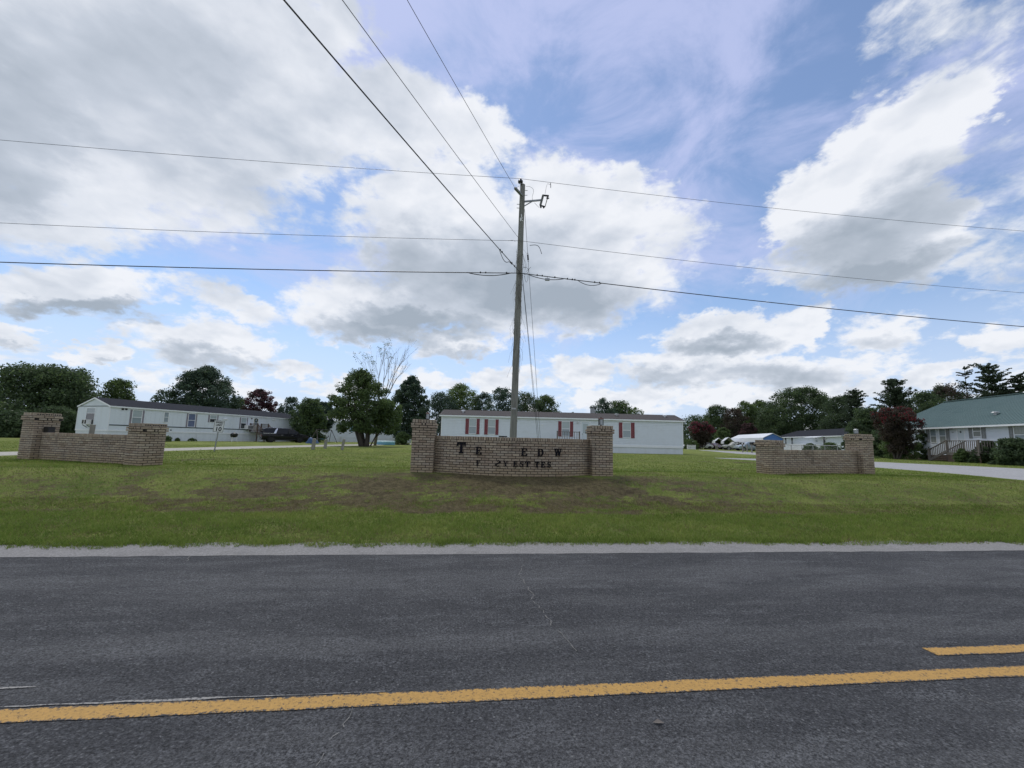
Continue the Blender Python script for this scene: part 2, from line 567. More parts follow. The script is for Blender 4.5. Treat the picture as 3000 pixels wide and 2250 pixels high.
def text_mesh(body, size, extrude=.003, bold=.0):
    cu = bpy.data.curves.new('lettering', 'FONT')
    cu.body, cu.size, cu.extrude, cu.offset = body, size, extrude, bold
    cu.align_x = 'CENTER'
    cu.resolution_u = 3
    ob = bpy.data.objects.new('lettering', cu)
    COL.objects.link(ob)
    dg = bpy.context.evaluated_depsgraph_get()
    me = bpy.data.meshes.new_from_object(ob.evaluated_get(dg))
    bpy.data.objects.remove(ob)
    bpy.data.curves.remove(cu)
    return me


# ------------------------------------------------------------------ numpy noise, ground shape
def vnoise(x, y, seed=0):
    xi, yi = np.floor(x).astype(np.int64), np.floor(y).astype(np.int64)
    fx, fy = x - xi, y - yi
    fx, fy = fx * fx * (3 - 2 * fx), fy * fy * (3 - 2 * fy)

    def h(a, b):
        n = (a * 374761393 + b * 668265263 + seed * 1442695041) & 0x7fffffff
        n = ((n ^ (n >> 13)) * 1274126177) & 0x7fffffff
        return ((n ^ (n >> 16)) & 0xffff) / 65535.0
    return (h(xi, yi) * (1 - fx) + h(xi + 1, yi) * fx) * (1 - fy) + (h(xi, yi + 1) * (1 - fx) + h(xi + 1, yi + 1) * fx) * fy


def fbm(x, y, seed=0, oct=4):
    s, a, tot = 0, 1.0, 0
    for i in range(oct):
        s = s + a * vnoise(x * 2 ** i, y * 2 ** i, seed + i * 17)
        tot += a
        a *= .55
    return s / tot


def sstep(a, b, x):
    t = np.clip((x - a) / (b - a), 0, 1)
    return t * t * (3 - 2 * t)


YAW = rad(6.3)                          # the road runs a little away to the right
CY, SY = math.cos(YAW), math.sin(YAW)
ROAD_FAR, ROAD_NEAR = 5.72, -3.4


def road_t(x, y):
    return -x * SY + y * CY


def road_xy(s, t):
    return s * CY - t * SY, s * SY + t * CY


def ground_z(x, y):
    x, y = np.asarray(x, float), np.asarray(y, float)
    t = road_t(x, y)
    z = .03 * sstep(5.9, 7.5, t) + .57 * sstep(8.5, 11.4, t + .25 * (fbm(x * .5, y * .5, 3, 2) - .5))
    z = z + .09 * sstep(8, 34, x) * sstep(9, 16, y)
    z = z + .05 * np.exp(-((x - .1) / 3.3) ** 2 - ((y - 10.6) / 1.0) ** 2)
    z = z + .03 * (fbm(x * .25, y * .25, 9, 2) - .5) * sstep(9, 12, t)
    z = np.where(t < ROAD_FAR + .05, -.03, z)
    return z


def dryness(x, y):
    t = road_t(x, y)
    n1, n2 = fbm(x * .45, y * .9, 21), fbm(x * 1.6, y * 2.6, 33)
    band = sstep(8.5, 8.68, t + .3 * (n2 - .5)) * (1 - sstep(10.3, 12.6, t + 2.6 * (n1 - .5)))
    band = band * (.30 + .46 * sstep(11, 3, np.abs(x + .8)))
    n4 = fbm(x * 1.1, y * 3.2, 91)
    d = band * np.clip(.62 + 1.5 * (n2 - .47) + 1.5 * (n4 - .47) + 1.5 * (fbm(x * 4.5, y * 8.5, 123, 3) - .5), 0, 1.5) + .5 * sstep(.62, .8, n1) * sstep(9, 12, t)
    d = d + .28 * sstep(.52, .75, n2) * sstep(8.5, 6.5, t)
    d = d + .55 * np.exp(-((x - .1) / 2.8) ** 2 - ((y - 10.7) / .7) ** 2)
    d = d + .25 * sstep(.5, .8, fbm(x * .12, y * .3, 77)) * sstep(12, 16, t)
    return np.clip(d, 0, 1)


def gz(x, y):
    return float(ground_z(x, y))


def grid_mesh(name, X, Y, Z, material, attrs=None):
    """A sheet over arrays of points (rows x columns)."""
    r_, c_ = X.shape
    co = np.stack([X, Y, Z], -1).reshape(-1, 3)
    i = np.arange(r_ * c_).reshape(r_, c_)
    q = np.stack([i[:-1, :-1], i[:-1, 1:], i[1:, 1:], i[1:, :-1]], -1).reshape(-1, 4)
    me = bpy.data.meshes.new(name)
    me.vertices.add(len(co))
    me.vertices.foreach_set('co', co.ravel())
    me.loops.add(q.size)
    me.loops.foreach_set('vertex_index', q.ravel())
    me.polygons.add(len(q))
    me.polygons.foreach_set('loop_start', np.arange(len(q)) * 4)
    me.polygons.foreach_set('use_smooth', np.ones(len(q), bool))
    me.update()
    me.validate()
    for k, v in (attrs or {}).items():
        a = me.attributes.new(k, 'FLOAT', 'POINT')
        a.data.foreach_set('value', np.asarray(v, np.float32).ravel())
    me.materials.append(material)
    o = bpy.data.objects.new(name, me)
    COL.objects.link(o)
    return o


def tri_soup(name, co, faces_per, material, tint, parent=None):
    """Many small separate faces (corners given in order) with one tint each."""
    n = len(co) // faces_per
    me = bpy.data.meshes.new(name)
    me.vertices.add(len(co))
    me.vertices.foreach_set('co', np.asarray(co, np.float32).ravel())
    me.loops.add(len(co))
    me.loops.foreach_set('vertex_index', np.arange(len(co)))
    me.polygons.add(n)
    me.polygons.foreach_set('loop_start', np.arange(n) * faces_per)
    me.update()
    a = me.attributes.new('tint', 'FLOAT', 'FACE')
    a.data.foreach_set('value', np.asarray(tint, np.float32))
    me.materials.append(material)
    o = bpy.data.objects.new(name, me)
    COL.objects.link(o)
    if parent is not None:
        o.parent = parent
    return o


# ------------------------------------------------------------------ ground
def ground_material():
    m, T, b = new_mat('lawn')
    P = T.node('ShaderNodeNewGeometry').outputs['Position']
    dry = T.node('ShaderNodeAttribute', attribute_name='dry').outputs['Fac']
    n1 = T.noise(P, .8, 8, .72)
    n2 = T.noise(P, 11, 6, .7)
    n3 = T.noise(T.v('MULTIPLY', P, (1, 1.0, 1)), 46, 4, .7)
    g = T.mix(T.smooth(n1, .36, .64), (.115, .168, .038), (.235, .275, .072))
    g = T.mix(T.smooth(n2, .42, .72, 0, .75), g, (.27, .25, .095))
    br = T.mix(T.smooth(n2, .3, .7), (.085, .072, .038), (.185, .155, .088))
    n5 = T.noise(P, 5.0, 5, .65)
    br = T.mix(T.smooth(n5, .45, .7, 0, .7), br, (.055, .04, .028))
    dn = T.smooth(T.m('ADD', dry, T.m('ADD', T.m('MULTIPLY', T.m('SUBTRACT', n2, .5), 1.9), T.m('SUBTRACT', n3, .5))), .24, .62)
    c = T.mix(dn, g, br)
    c = T.mix(T.smooth(n3, .45, .75, 0, .5), c, (.038, .044, .018))
    T.put(b.inputs['Base Color'], c)
    b.inputs['Roughness'].default_value = .95
    b.inputs['Specular IOR Level'].default_value = .1
    bn = T.node('ShaderNodeBump')
    bn.inputs['Strength'].default_value = .9
    bn.inputs['Distance'].default_value = .05
    T.put(bn.inputs['Height'], T.m('ADD', n3, n2))
    T.nt.links.new(bn.outputs[0], b.inputs['Normal'])
    return m


M['lawn'] = ground_material()
s_ax = np.concatenate([np.linspace(-900, -60, 15)[:-1], np.linspace(-60, -20, 41)[:-1], np.linspace(-20, 20, 200)[:-1], np.linspace(20, 60, 41)[:-1], np.linspace(60, 900, 15)])
t_ax = np.concatenate([np.linspace(-300, -4, 8)[:-1], np.linspace(-4, 5.6, 6)[:-1], np.linspace(5.6, 14, 130)[:-1], np.linspace(14, 60, 93)[:-1], np.linspace(60, 1500, 20)])
S_, T_ = np.meshgrid(s_ax, t_ax)
GX, GY = road_xy(S_, T_)
tag(grid_mesh('ground', GX, GY, ground_z(GX, GY), M['lawn'], {'dry': dryness(GX, GY)}), kind='structure')


# ------------------------------------------------------------------ road, markings, shoulder, drives
def asphalt_material():
    m, T, b = new_mat('asphalt')
    P = T.node('ShaderNodeNewGeometry').outputs['Position']
    rp = T.v('MULTIPLY', T.node('ShaderNodeTexCoord').outputs['Object'], (1, 1, 1))
    across = T.sep(rp)[1]
    grain = T.noise(rp, 120, 3, .75)
    voro = T.node('ShaderNodeTexVoronoi')
    T.put(voro.inputs['Vector'], rp)
    voro.inputs['Scale'].default_value = 95
    spk = T.sep(voro.outputs['Color'])[0]
    big = T.noise(T.v('MULTIPLY', rp, (.5, 2.2, 1)), 1.3, 7, .6, .3)
    c = T.mix(T.smooth(grain, .3, .72), (.038, .039, .043), (.094, .096, .104))
    c = T.mix(T.smooth(spk, .90, .99, 0, .5), c, (.19, .195, .20))
    c = T.mix(T.smooth(spk, .2, .02, 0, .45), c, (.012, .012, .014))
    # polished, greyer wheel tracks
    def track(y0, w):
        d = T.m('ABSOLUTE', T.m('SUBTRACT', across, y0))
        return T.smooth(d, w, 0)
    tr = T.m('MAXIMUM', T.m('MAXIMUM', track(4.75, .75), track(3.35, .3)), T.m('MAXIMUM', track(1.9, .7), track(.1, .6)))
    wear = T.m('MULTIPLY', T.smooth(T.m('ADD', big, T.m('MULTIPLY', tr, .18)), .46, .74), .5)
    c = T.mix(wear, c, T.mix(T.smooth(grain, .3, .7), (.11, .112, .117), (.17, .172, .177)))
    stain = T.smooth(T.noise(rp, .55, 5, .6, .5), .56, .74, 0, .45)
    c = T.mix(stain, c, (.030, .031, .034))
    coarse = T.noise(rp, 58, 3, .85)
    mid_ = T.noise(rp, 19, 4, .75)
    k_ = T.m('MULTIPLY', T.lin(coarse, .34, .66, .35, 1.6), T.lin(mid_, .25, .75, .7, 1.1))
    c = T.mix(1.0, c, T.xyz(k_, k_, k_), 'MULTIPLY')
    # chalky worn scuffs, broken up by the stones
    sc = T.m('MULTIPLY', T.smooth(T.noise(T.v('MULTIPLY', rp, (.7, 2.6, 1)), 2.3, 7, .72, .4), .49, .66), T.smooth(coarse, .42, .6))
    c = T.mix(T.m('MULTIPLY', sc, .5), c, (.20, .205, .215))
    # odd pale stones and bits of grit
    v2 = T.node('ShaderNodeTexVoronoi')
    T.put(v2.inputs['Vector'], rp)
    v2.inputs['Scale'].default_value = 38
    grit = T.m('MULTIPLY', T.m('GREATER_THAN', T.sep(v2.outputs['Color'])[1], .965), T.smooth(v2.outputs['Distance'], .32, .2))
    c = T.mix(T.m('MULTIPLY', grit, .6), c, (.24, .24, .24))
    T.put(b.inputs['Base Color'], c)
    b.inputs['Roughness'].default_value = .85
    b.inputs['Specular IOR Level'].default_value = .3
    bn = T.node('ShaderNodeBump')
    bn.inputs['Strength'].default_value = .8
    bn.inputs['Distance'].default_value = .012
    T.put(bn.inputs['Height'], T.m('ADD', grain, T.m('MULTIPLY', voro.outputs['Distance'], 1.2)))
    T.nt.links.new(bn.outputs[0], b.inputs['Normal'])
    return m


def line_material(name, col, lo, hi):
    """Road paint worn through to the asphalt, ragged at its edges (edge = 0 at the rim, 1 in the middle)."""
    m, T, b = new_mat(name)
    rp = T.node('ShaderNodeTexCoord').outputs['Object']
    edge = T.node('ShaderNodeAttribute', attribute_name='edge').outputs['Fac']
    grain = T.noise(rp, 70, 3, .75)
    worn = T.m('MULTIPLY_ADD', T.noise(rp, 70, 4, .8), .5, T.m('MULTIPLY', T.noise(rp, 32, 5, .8, .3), .5))
    f = T.smooth(T.m('ADD', T.m('MULTIPLY', T.smooth(edge, 0, .4), .1), worn), lo, hi)
    pc = T.mix(T.smooth(grain, .3, .75), tuple(x * .78 for x in col), col)
    c = T.mix(f, T.mix(T.smooth(grain, .3, .72), (.026, .028, .032), (.083, .088, .098)), pc)
    T.put(b.inputs['Base Color'], c)
    b.inputs['Roughness'].default_value = .8
    bn = T.node('ShaderNodeBump')
    bn.inputs['Strength'].default_value = .6
    bn.inputs['Distance'].default_value = .008
    T.put(bn.inputs['Height'], grain)
    T.nt.links.new(bn.outputs[0], b.inputs['Normal'])
    return m


def gravel_material(name, a, c2, scale=30):
    m, T, b = new_mat(name)
    P = T.node('ShaderNodeNewGeometry').outputs['Position']
    n1, n2 = T.noise(P, scale, 4, .75), T.noise(P, 1.2, 6, .65)
    c = T.mix(T.smooth(n1, .3, .7), a, c2)
    c = T.mix(T.smooth(n2, .5, .75, 0, .45), c, tuple(x * .6 for x in a))
    T.put(b.inputs['Base Color'], c)
    b.inputs['Roughness'].default_value = .95
    bn = T.node('ShaderNodeBump')
    bn.inputs['Strength'].default_value = .7
    bn.inputs['Distance'].default_value = .015
    T.put(bn.inputs['Height'], n1)
    T.nt.links.new(bn.outputs[0], b.inputs['Normal'])
    return m


M['asphalt'] = asphalt_material()
M['yellow_paint'] = line_material('yellow_paint', (.50, .29, .078), .495, .565)
M['sand_line'] = line_material('sand_line', (.31, .30, .285), .52, .60)
M['shoulder'] = gravel_material('shoulder', (.16, .155, .15), (.31, .30, .295), 45)
M['gravel'] = gravel_material('gravel', (.30, .285, .25), (.46, .44, .39), 14)
M['gravel_cool'] = gravel_material('gravel_cool', (.26, .26, .265), (.40, .40, .405), 14)

road_m = Matrix.Rotation(YAW, 4, 'Z')


def strip(name, s0, s1, t_lo, t_hi, z, material, ns=200, nt=5, parent=None, rag=0.0, seed=1, taper=False):
    """Sheet in road coordinates; its edges may wander by rag metres."""
    ss = np.linspace(s0, s1, ns)
    k = np.linspace(0, 1, nt)[:, None]
    lo = t_lo + (rag * .15 if t_hi > 6 else rag) * 2 * (fbm(ss * 3.1, ss * 0 + seed, seed, 5) - .5)
    hi = t_hi + rag * 2 * (fbm(ss * 2.7, ss * 0 + seed + 5, seed + 9, 6) - .5)
    if taper:
        f = np.sin(np.linspace(.05, math.pi - .05, ns)) ** .5
        mid = (lo + hi) / 2
        lo, hi = mid + (lo - mid) * f, mid + (hi - mid) * f
    Tt = lo[None, :] * (1 - k) + hi[None, :] * k
    Ss = np.broadcast_to(ss[None, :], Tt.shape)
    e = np.broadcast_to((1 - np.abs(2 * k - 1)), Tt.shape)
    o = grid_mesh(name, np.array(Ss), Tt, np.full(Tt.shape, float(z)), material, {'edge': e})
    if parent is None:
        o.rotation_euler = (0, 0, YAW)
    else:
        o.parent = parent
    o['kind'] = 'structure'
    return o


road = strip('road', -400, 400, ROAD_NEAR, ROAD_FAR, .004, M['asphalt'], 400, 8)
strip('centre_line', -60, 60, 2.585, 2.705, .008, M['yellow_paint'], 900, 7, road, .006, 3)
strip('passing_line', 3.62, 60, 2.87, 2.985, .008, M['yellow_paint'], 500, 7, road, .006, 8)
strip('sealed_seam', -7, -.4, 2.714, 2.734, .0085, M['sand_line'], 500, 3, road, .02, 12, True)
strip('sealed_seam', -3.4, -2.52, 2.90, 2.925, .008, M['sand_line'], 60, 3, road, .01, 15, True)
strip('gravel_shoulder', -400, 400, ROAD_FAR - .03, 6.3, .0, M['shoulder'], 9000, 6, None, .16, 5).location.z = .0065


def crack(pts, w, seed):
    """A thin line of pale grit lying in a crack of the asphalt."""
    rng = random.Random(seed)
    P2 = []
    for (x0, y0), (x1, y1) in zip(pts[:-1], pts[1:]):
        n = max(3, int(math.hypot(x1 - x0, y1 - y0) / .05))
        for i in range(n):
            f = i / n
            P2.append((x0 + (x1 - x0) * f + rng.uniform(-.014, .014), y0 + (y1 - y0) * f + rng.uniform(-.01, .01)))
    P2.append(pts[-1])
    mb = MB()
    for i in range(len(P2) - 1):
        if rng.random() < .22:
            continue
        (ax, ay), (bx, by) = P2[i], P2[i + 1]
        L = math.hypot(bx - ax, by - ay) + 1e-6
        w0, w1 = w * rng.uniform(.3, 1.3), w * rng.uniform(.3, 1.3)
        nx, ny = -(by - ay) / L, (bx - ax) / L
        mb.add([(ax - nx * w0, ay - ny * w0, .008), (ax + nx * w0, ay + ny * w0, .008), (bx + nx * w1, by + ny * w1, .008), (bx - nx * w1, by - ny * w1, .008)], [(0, 1, 2, 3)])
    o = mb.build('crack', M['crack_fill'], road, kind='structure')
    return o


def road_local(px, py):
    g = ground(px, py, .0)
    return (g.x * CY + g.y * SY, -g.x * SY + g.y * CY)


crack([road_local(*q) for q in ((1514, 1628), (1531, 1655), (1520, 1685), (1545, 1722), (1563, 1742), (1556, 1757), (1590, 1790), (1606, 1812), (1617, 1835), (1655, 1868), (1690, 1910))], .0034, 4)
crack([road_local(*q) for q in ((1030, 2078), (1012, 2125), (975, 2160), (955, 2190), (925, 2250))], .0028, 5)
crack([road_local(*q) for q in ((555, 1631), (550, 1645))], .004, 6)
crack([road_local(*q) for q in ((2815, 2015), (2850, 2040), (2910, 2068), (2970, 2092))], .0025, 7)
crack([road_local(*q) for q in ((70, 1645), (120, 1632))], .003, 8)


def drive(name, near, far, material, n=60, mrows=10, rag=.12, seed=3):
    """Gravel sheet between two edges that lies just above the ground."""
    def res(poly):
        poly = np.array(poly, float)
        L = np.concatenate([[0], np.cumsum(np.hypot(*np.diff(poly, axis=0).T))])
        u = np.linspace(0, L[-1], n)
        return np.stack([np.interp(u, L, poly[:, 0]), np.interp(u, L, poly[:, 1])], 1)
    a, b = res(near), res(far)
    k = np.linspace(0, 1, mrows)[:, None, None]
    A = a[None] * (1 - k) + b[None] * k
    rim = (np.abs(2 * np.linspace(0, 1, mrows) - 1) ** 6)[:, None]
    X = A[..., 0] + rag * 2 * (fbm(A[..., 1] * 1.3, A[..., 0] * 1.3, seed) - .5) * rim
    Y = A[..., 1] + rag * 2 * (fbm(A[..., 0] * 1.3, A[..., 1] * 1.3, seed + 4) - .5) * rim
    return tag(grid_mesh(name, X, Y, ground_z(X, Y) + .016 - .05 * np.broadcast_to(rim, X.shape) ** 3, material), kind='structure')


drive('gravel_drive', [(-17.0, 6.0), (-17.3, 14.3), (-17.0, 20), (-16.6, 27), (-16.5, 36.4), (-14.3, 57.6), (-10, 90)],
      [(-20.5, 6.0), (-20.1, 16), (-20.1, 23), (-20.2, 30), (-19.8, 42), (-18.2, 62), (-14, 92)], M['gravel'], 260, 10, .16)
drive('gravel_drive', [(15.3, 7.7), (16.2, 10.5), (17.0, 13.5), (18.0, 16.5), (18.25, 20.7), (17.3, 24), (16.33, 26.9), (15.0, 29.8)],
      [(31, 9), (29.5, 17), (28.9, 22), (27.4, 25.3), (25.7, 28.6), (22, 29.7), (18.2, 30.1), (15.1, 30.3)], M['gravel_cool'], 160, 24, .14, 9)
drive('gravel_drive', [(18.6, 30.15), (25.3, 41.6), (25.0, 45.4), (27.5, 54), (30.2, 64.9), (31.9, 69)], [(25.6, 28.8), (31, 42), (33.9, 55.8), (34.6, 61), (34.0, 65), (32.1, 69.2)], M['gravel_cool'], 120, 12, .14, 12)


# ------------------------------------------------------------------ brickwork
def brick_material():
    m, T, b = new_mat('brick')
    g = T.node('ShaderNodeNewGeometry')
    P = g.outputs['Position']
    r1 = T.node('ShaderNodeObjectInfo').outputs['Random']
    r2 = g.outputs['Random Per Island']
    r = T.m('FRACT', T.m('ADD', r1, r2))
    cr = T.node('ShaderNodeValToRGB')
    T.put(cr.inputs[0], r)
    e = cr.color_ramp.elements
    e[0].position, e[0].color = 0, (.27, .205, .150, 1)
    e[1].position, e[1].color = 1, (.455, .372, .275, 1)
    for p, c in ((.3, (.39, .318, .24)), (.55, (.335, .262, .20)), (.8, (.37, .315, .25))):
        e.new(p).color = (*c, 1)
    n = T.noise(P, 26, 6, .7)
    c = T.mix(1.0, cr.outputs[0], T.xyz(*[T.lin(n, .25, .75, .72, 1.22)] * 3), 'MULTIPLY')
    z = T.sep(P)[2]
    low = T.smooth(T.m('ADD', z, T.m('MULTIPLY', T.noise(P, 2.2, 5, .6), -.45)), .72, .42, 0, .55)
    c = T.mix(low, c, (.33, .25, .14))
    soot = T.smooth(T.noise(T.v('MULTIPLY', P, (1, 1, .45)), 2.4, 6, .65, .3), .54, .76, 0, .55)
    c = T.mix(soot, c, (.075, .065, .062))
    T.put(b.inputs['Base Color'], c)
    b.inputs['Roughness'].default_value = .9
    bn = T.node('ShaderNodeBump')
    bn.inputs['Strength'].default_value = .5
    bn.inputs['Distance'].default_value = .004
    T.put(bn.inputs['Height'], n)
    T.nt.links.new(bn.outputs[0], b.inputs['Normal'])
    return m


M['brick'] = brick_material()
M['mortar'] = mat('mortar', (.03, .026, .024), .95, .3, 9, .5, dirt=(.13, .11, .09), dirt_amt=.4)

COURSE, UNIT, GAP, BD = .0677, .2033, .0155, .092
_brick_meshes = {}


def brick_mesh(l, h, d, holes=False):
    key = (round(l, 4), round(h, 4), round(d, 4), holes)
    if key not in _brick_meshes:
        mb = MB()
        c = .0035
        x, y, z = l / 2, d / 2, h / 2
        # box with chamfered front edges (front is -y)
        a = [(-x + c, -y, -z + c), (x - c, -y, -z + c), (x - c, -y, z - c), (-x + c, -y, z - c)]
        f = [(-x, -y + c, -z), (x, -y + c, -z), (x, -y + c, z), (-x, -y + c, z)]
        k = [(-x, y, -z), (x, y, -z), (x, y, z), (-x, y, z)]
        mb.add(a + f + k, [(0, 1, 2, 3), (0, 4, 5, 1), (1, 5, 6, 2), (2, 6, 7, 3), (3, 7, 4, 0),
                           (4, 8, 9, 5), (5, 9, 10, 6), (6, 10, 11, 7), (7, 11, 8, 4), (8, 11, 10, 9)])
        if holes:
            for hx in (-.3, 0, .3):
                mb.lathe([(h * .24, 0), (h * .24, .0015)], (hx * l, -y - .0015, 0), 8, 1, 'Y')
        _brick_meshes[key] = mb.mesh('brick', [M['brick'], M['black_metal']] if holes else M['brick'])
    return _brick_meshes[key]


class Masonry:
    """Bricks of one wall; the ones that show largest become objects, the rest one joined part."""

    def __init__(self, root):
        self.root, self.items = root, []

    def brick(self, x, y, z, ang, l=UNIT - GAP, h=COURSE - GAP, d=BD, holes=False, rng=random):
        self.items.append((x + rng.uniform(-.0012, .0012), y, z, ang + rng.uniform(-.006, .006), l, h, d, holes, rng.uniform(-.0025, .0025)))

    def finish(self, most=300, parents=None):
        mw = Matrix.Translation(self.root.location) @ Matrix.Rotation(self.root.rotation_euler.z, 4, 'Z')
        eye = Vector((0, 0, EYE))
        scored = []
        for it in self.items:
            x, y, z, ang, l, h, d, holes, out = it
            mt = Matrix.Translation((x, y, z)) @ Matrix.Rotation(ang, 4, 'Z') @ Matrix.Translation((0, out, 0))
            w = mw @ mt
            nrm = (w.to_3x3() @ Vector((0, -1, 0)))
            v = eye - w.translation
            face = nrm.dot(v) / v.length ** 3 * l * h
            scored.append((face, mt, it))
        scored.sort(key=lambda q: -q[0])
        for face, mt, it in scored[:most]:
            o = bpy.data.objects.new('brick', brick_mesh(it[4], it[5], it[6], it[7]))
            COL.objects.link(o)
            o.parent = self.root
            o.matrix_local = mt
        rest = scored[most:]
        if rest:
            mb = MB()
            for face, mt, it in rest:
                me = brick_mesh(it[4], it[5], it[6], it[7])
                pol = list(me.polygons)
                mb.add([mt @ q.co for q in me.vertices], [tuple(p_.vertices) for p_ in pol], 0)
                for i, p_ in enumerate(pol):
                    mb.mi[-len(pol) + i] = p_.material_index
            mb.build('brickwork', [M['brick'], M['black_metal']], self.root, kind='stuff')


def pier(ms, core, cx, cy, z0, courses, holes_side, rng, w=.61):
    """Square pier of three bricks a side with a corbelled cap; its front face is at cy."""
    hw = w / 2
    centre = Vector((cx, cy + hw, 0))
    core.box(cx - hw + .012, cy + .012, z0 - .25, cx + hw - .012, cy + w - .012, z0 + courses * COURSE + .16)
    faces = [(0, -1, 0), (1, 0, math.pi / 2), (0, 1, math.pi), (-1, 0, -math.pi / 2)]
    for c in range(-3, courses + 2):
        z = z0 + (c + .5) * COURSE
        grow = 0.0 if c < courses else .034
        if c >= courses:
            core.box(cx - hw - grow + .008, cy - grow + .008, z0 + courses * COURSE + .006 + (c - courses) * COURSE, cx + hw + grow - .008, cy + w + grow - .008, z0 + (c + 1) * COURSE - .006 - (.002 if c == courses else 0))
        for fi, (nx, ny, ang) in enumerate(faces):
            ex, ey = math.cos(ang), math.sin(ang)
            full = (fi % 2 == 0) == (c % 2 == 0)
            half = hw + grow
            off = half - BD / 2
            if full:
                n = 3
                run = 2 * half
                us = [(-half + run / 6 + i * run / 3, run / 3 - GAP) for i in range(3)]
            else:
                run = 2 * half - 2 * BD - GAP
                us = [(-run / 4, run / 2 - GAP * .9), (run / 4, run / 2 - GAP * .9)]
                if c >= courses:
                    us = [(-run * .29, run * .40 - GAP), (run * .02, run * .12), (run * .31, run * .38 - GAP)]
            for u, l in us:
                ms.brick(centre.x + nx * off + ex * u, centre.y + ny * off + ey * u, z, ang, l, rng=rng)
    # top course: bricks on edge, headers to the front, cored ends to the side
    zt = z0 + (courses + 2) * COURSE + BD / 2 + .003
    core.box(cx - hw + .012, cy + .012, zt - BD / 2 - .004, cx + hw - .012, cy + w - .012, zt + BD / 2 - .012)
    for fi, (nx, ny, ang) in enumerate(faces):
        ex, ey = math.cos(ang), math.sin(ang)
        if fi in (0, 2):
            n = 8
            for i in range(n):
                u = -hw + (i + .5) * w / n
                ms.brick(centre.x + nx * (hw - .1) + ex * u, centre.y + ny * (hw - .1) + ey * u, zt + rng.uniform(-.003, .003), ang, w / n - GAP, BD, .2, rng=rng)
        else:
            for i in range(3):
                run = w - .008
                u = -run / 2 + (i + .5) * run / 3
                ms.brick(centre.x + nx * (hw - .028) + ex * u, centre.y + ny * (hw - .028) + ey * u, zt, ang, run / 3 - GAP, BD, .057, holes=True, rng=rng)


def glyph(ch):
    """Slab-serif capitals on a unit-high outline: list of straight strokes as quads."""
    q = []

    def r(x0, y0, x1, y1):
        q.append([(x0, y0), (x1, y0), (x1, y1), (x0, y1)])

    def l(x0, y0, x1, y1, w):
        dx, dy = x1 - x0, y1 - y0
        L = math.hypot(dx, dy)
        nx, ny = -dy / L * w / 2, dx / L * w / 2
        q.append([(x0 - nx, y0 - ny), (x1 - nx, y1 - ny), (x1 + nx, y1 + ny), (x0 + nx, y0 + ny)])
    if ch == 'T':
        r(.31, .09, .55, .91); r(.0, .86, .86, 1.0); r(.0, .66, .11, .858); r(.75, .66, .86, .858); r(.2, .0, .66, .088)
        wd = .86
    elif ch == 'E':
        r(.1, .09, .32, .91); r(.0, .9, .74, 1.0); r(.0, .0, .76, .1); r(.64, .7, .74, .898); r(.66, .102, .76, .32); r(.322, .46, .56, .56); r(.5, .37, .58, .458); r(.5, .562, .58, .65)
        wd = .78
    elif ch == 'F':
        r(.1, .09, .32, .91); r(.0, .9, .74, 1.0); r(.0, .0, .44, .088); r(.64, .68, .74, .898); r(.322, .44, .54, .55); r(.48, .34, .56, .438)
        wd = .76
    elif ch == 'D':
        r(.1, .09, .32, .91); r(.0, .9, .44, 1.0); r(.0, .0, .44, .09)
        pts = [(.44, .95), (.62, .88), (.73, .72), (.76, .5), (.73, .28), (.62, .12), (.44, .05)]
        for i, (a, b_) in enumerate(zip(pts[:-1], pts[1:])):
            l(*a, *b_, (.12, .17, .2, .2, .17, .12)[i])
        wd = .86
    elif ch == 'W':
        l(.16, .93, .36, .05, .17); l(.36, .05, .54, .9, .09); l(.54, .9, .76, .05, .17); l(.76, .05, .94, .93, .09)
        r(.0, .915, .36, 1.0); r(.4, .915, .68, 1.0); r(.8, .915, 1.1, 1.0)
        wd = 1.1
    elif ch == 'Y':
        l(.16, .93, .44, .45, .18); l(.44, .45, .72, .93, .1); r(.33, .08, .55, .47); r(.0, .915, .34, 1.0); r(.58, .915, .86, 1.0); r(.22, .0, .66, .078)
        wd = .86
    elif ch == 'Z':
        l(.14, .08, .6, .93, .2); r(.06, .9, .72, 1.0); r(.04, .0, .74, .1); r(.06, .7, .16, .898); r(.64, .102, .74, .3)
        wd = .76
    elif ch == 'S':
        pts = [(.6, .78), (.5, .92), (.34, .95), (.18, .88), (.13, .74), (.2, .6), (.4, .5), (.56, .4), (.6, .25), (.52, .1), (.36, .05), (.2, .09), (.1, .24)]
        for i, (a, b_) in enumerate(zip(pts[:-1], pts[1:])):
            l(*a, *b_, .11 + .07 * math.sin(math.pi * i / 11.0))
        r(.56, .7, .66, .98); r(.04, .02, .14, .3)
        wd = .7
    return q, wd


def sign_front(x):
    """Front face of the curved sign wall in the sign's own axes."""
    R = SIGN_R
    return SIGN_Y + R - math.sqrt(max(R * R - x * x, 0))


SIGN_R, SIGN_HALF = 3.95, 2.245
SIGN_Y = .27 - (SIGN_R - math.sqrt(SIGN_R ** 2 - SIGN_HALF ** 2))


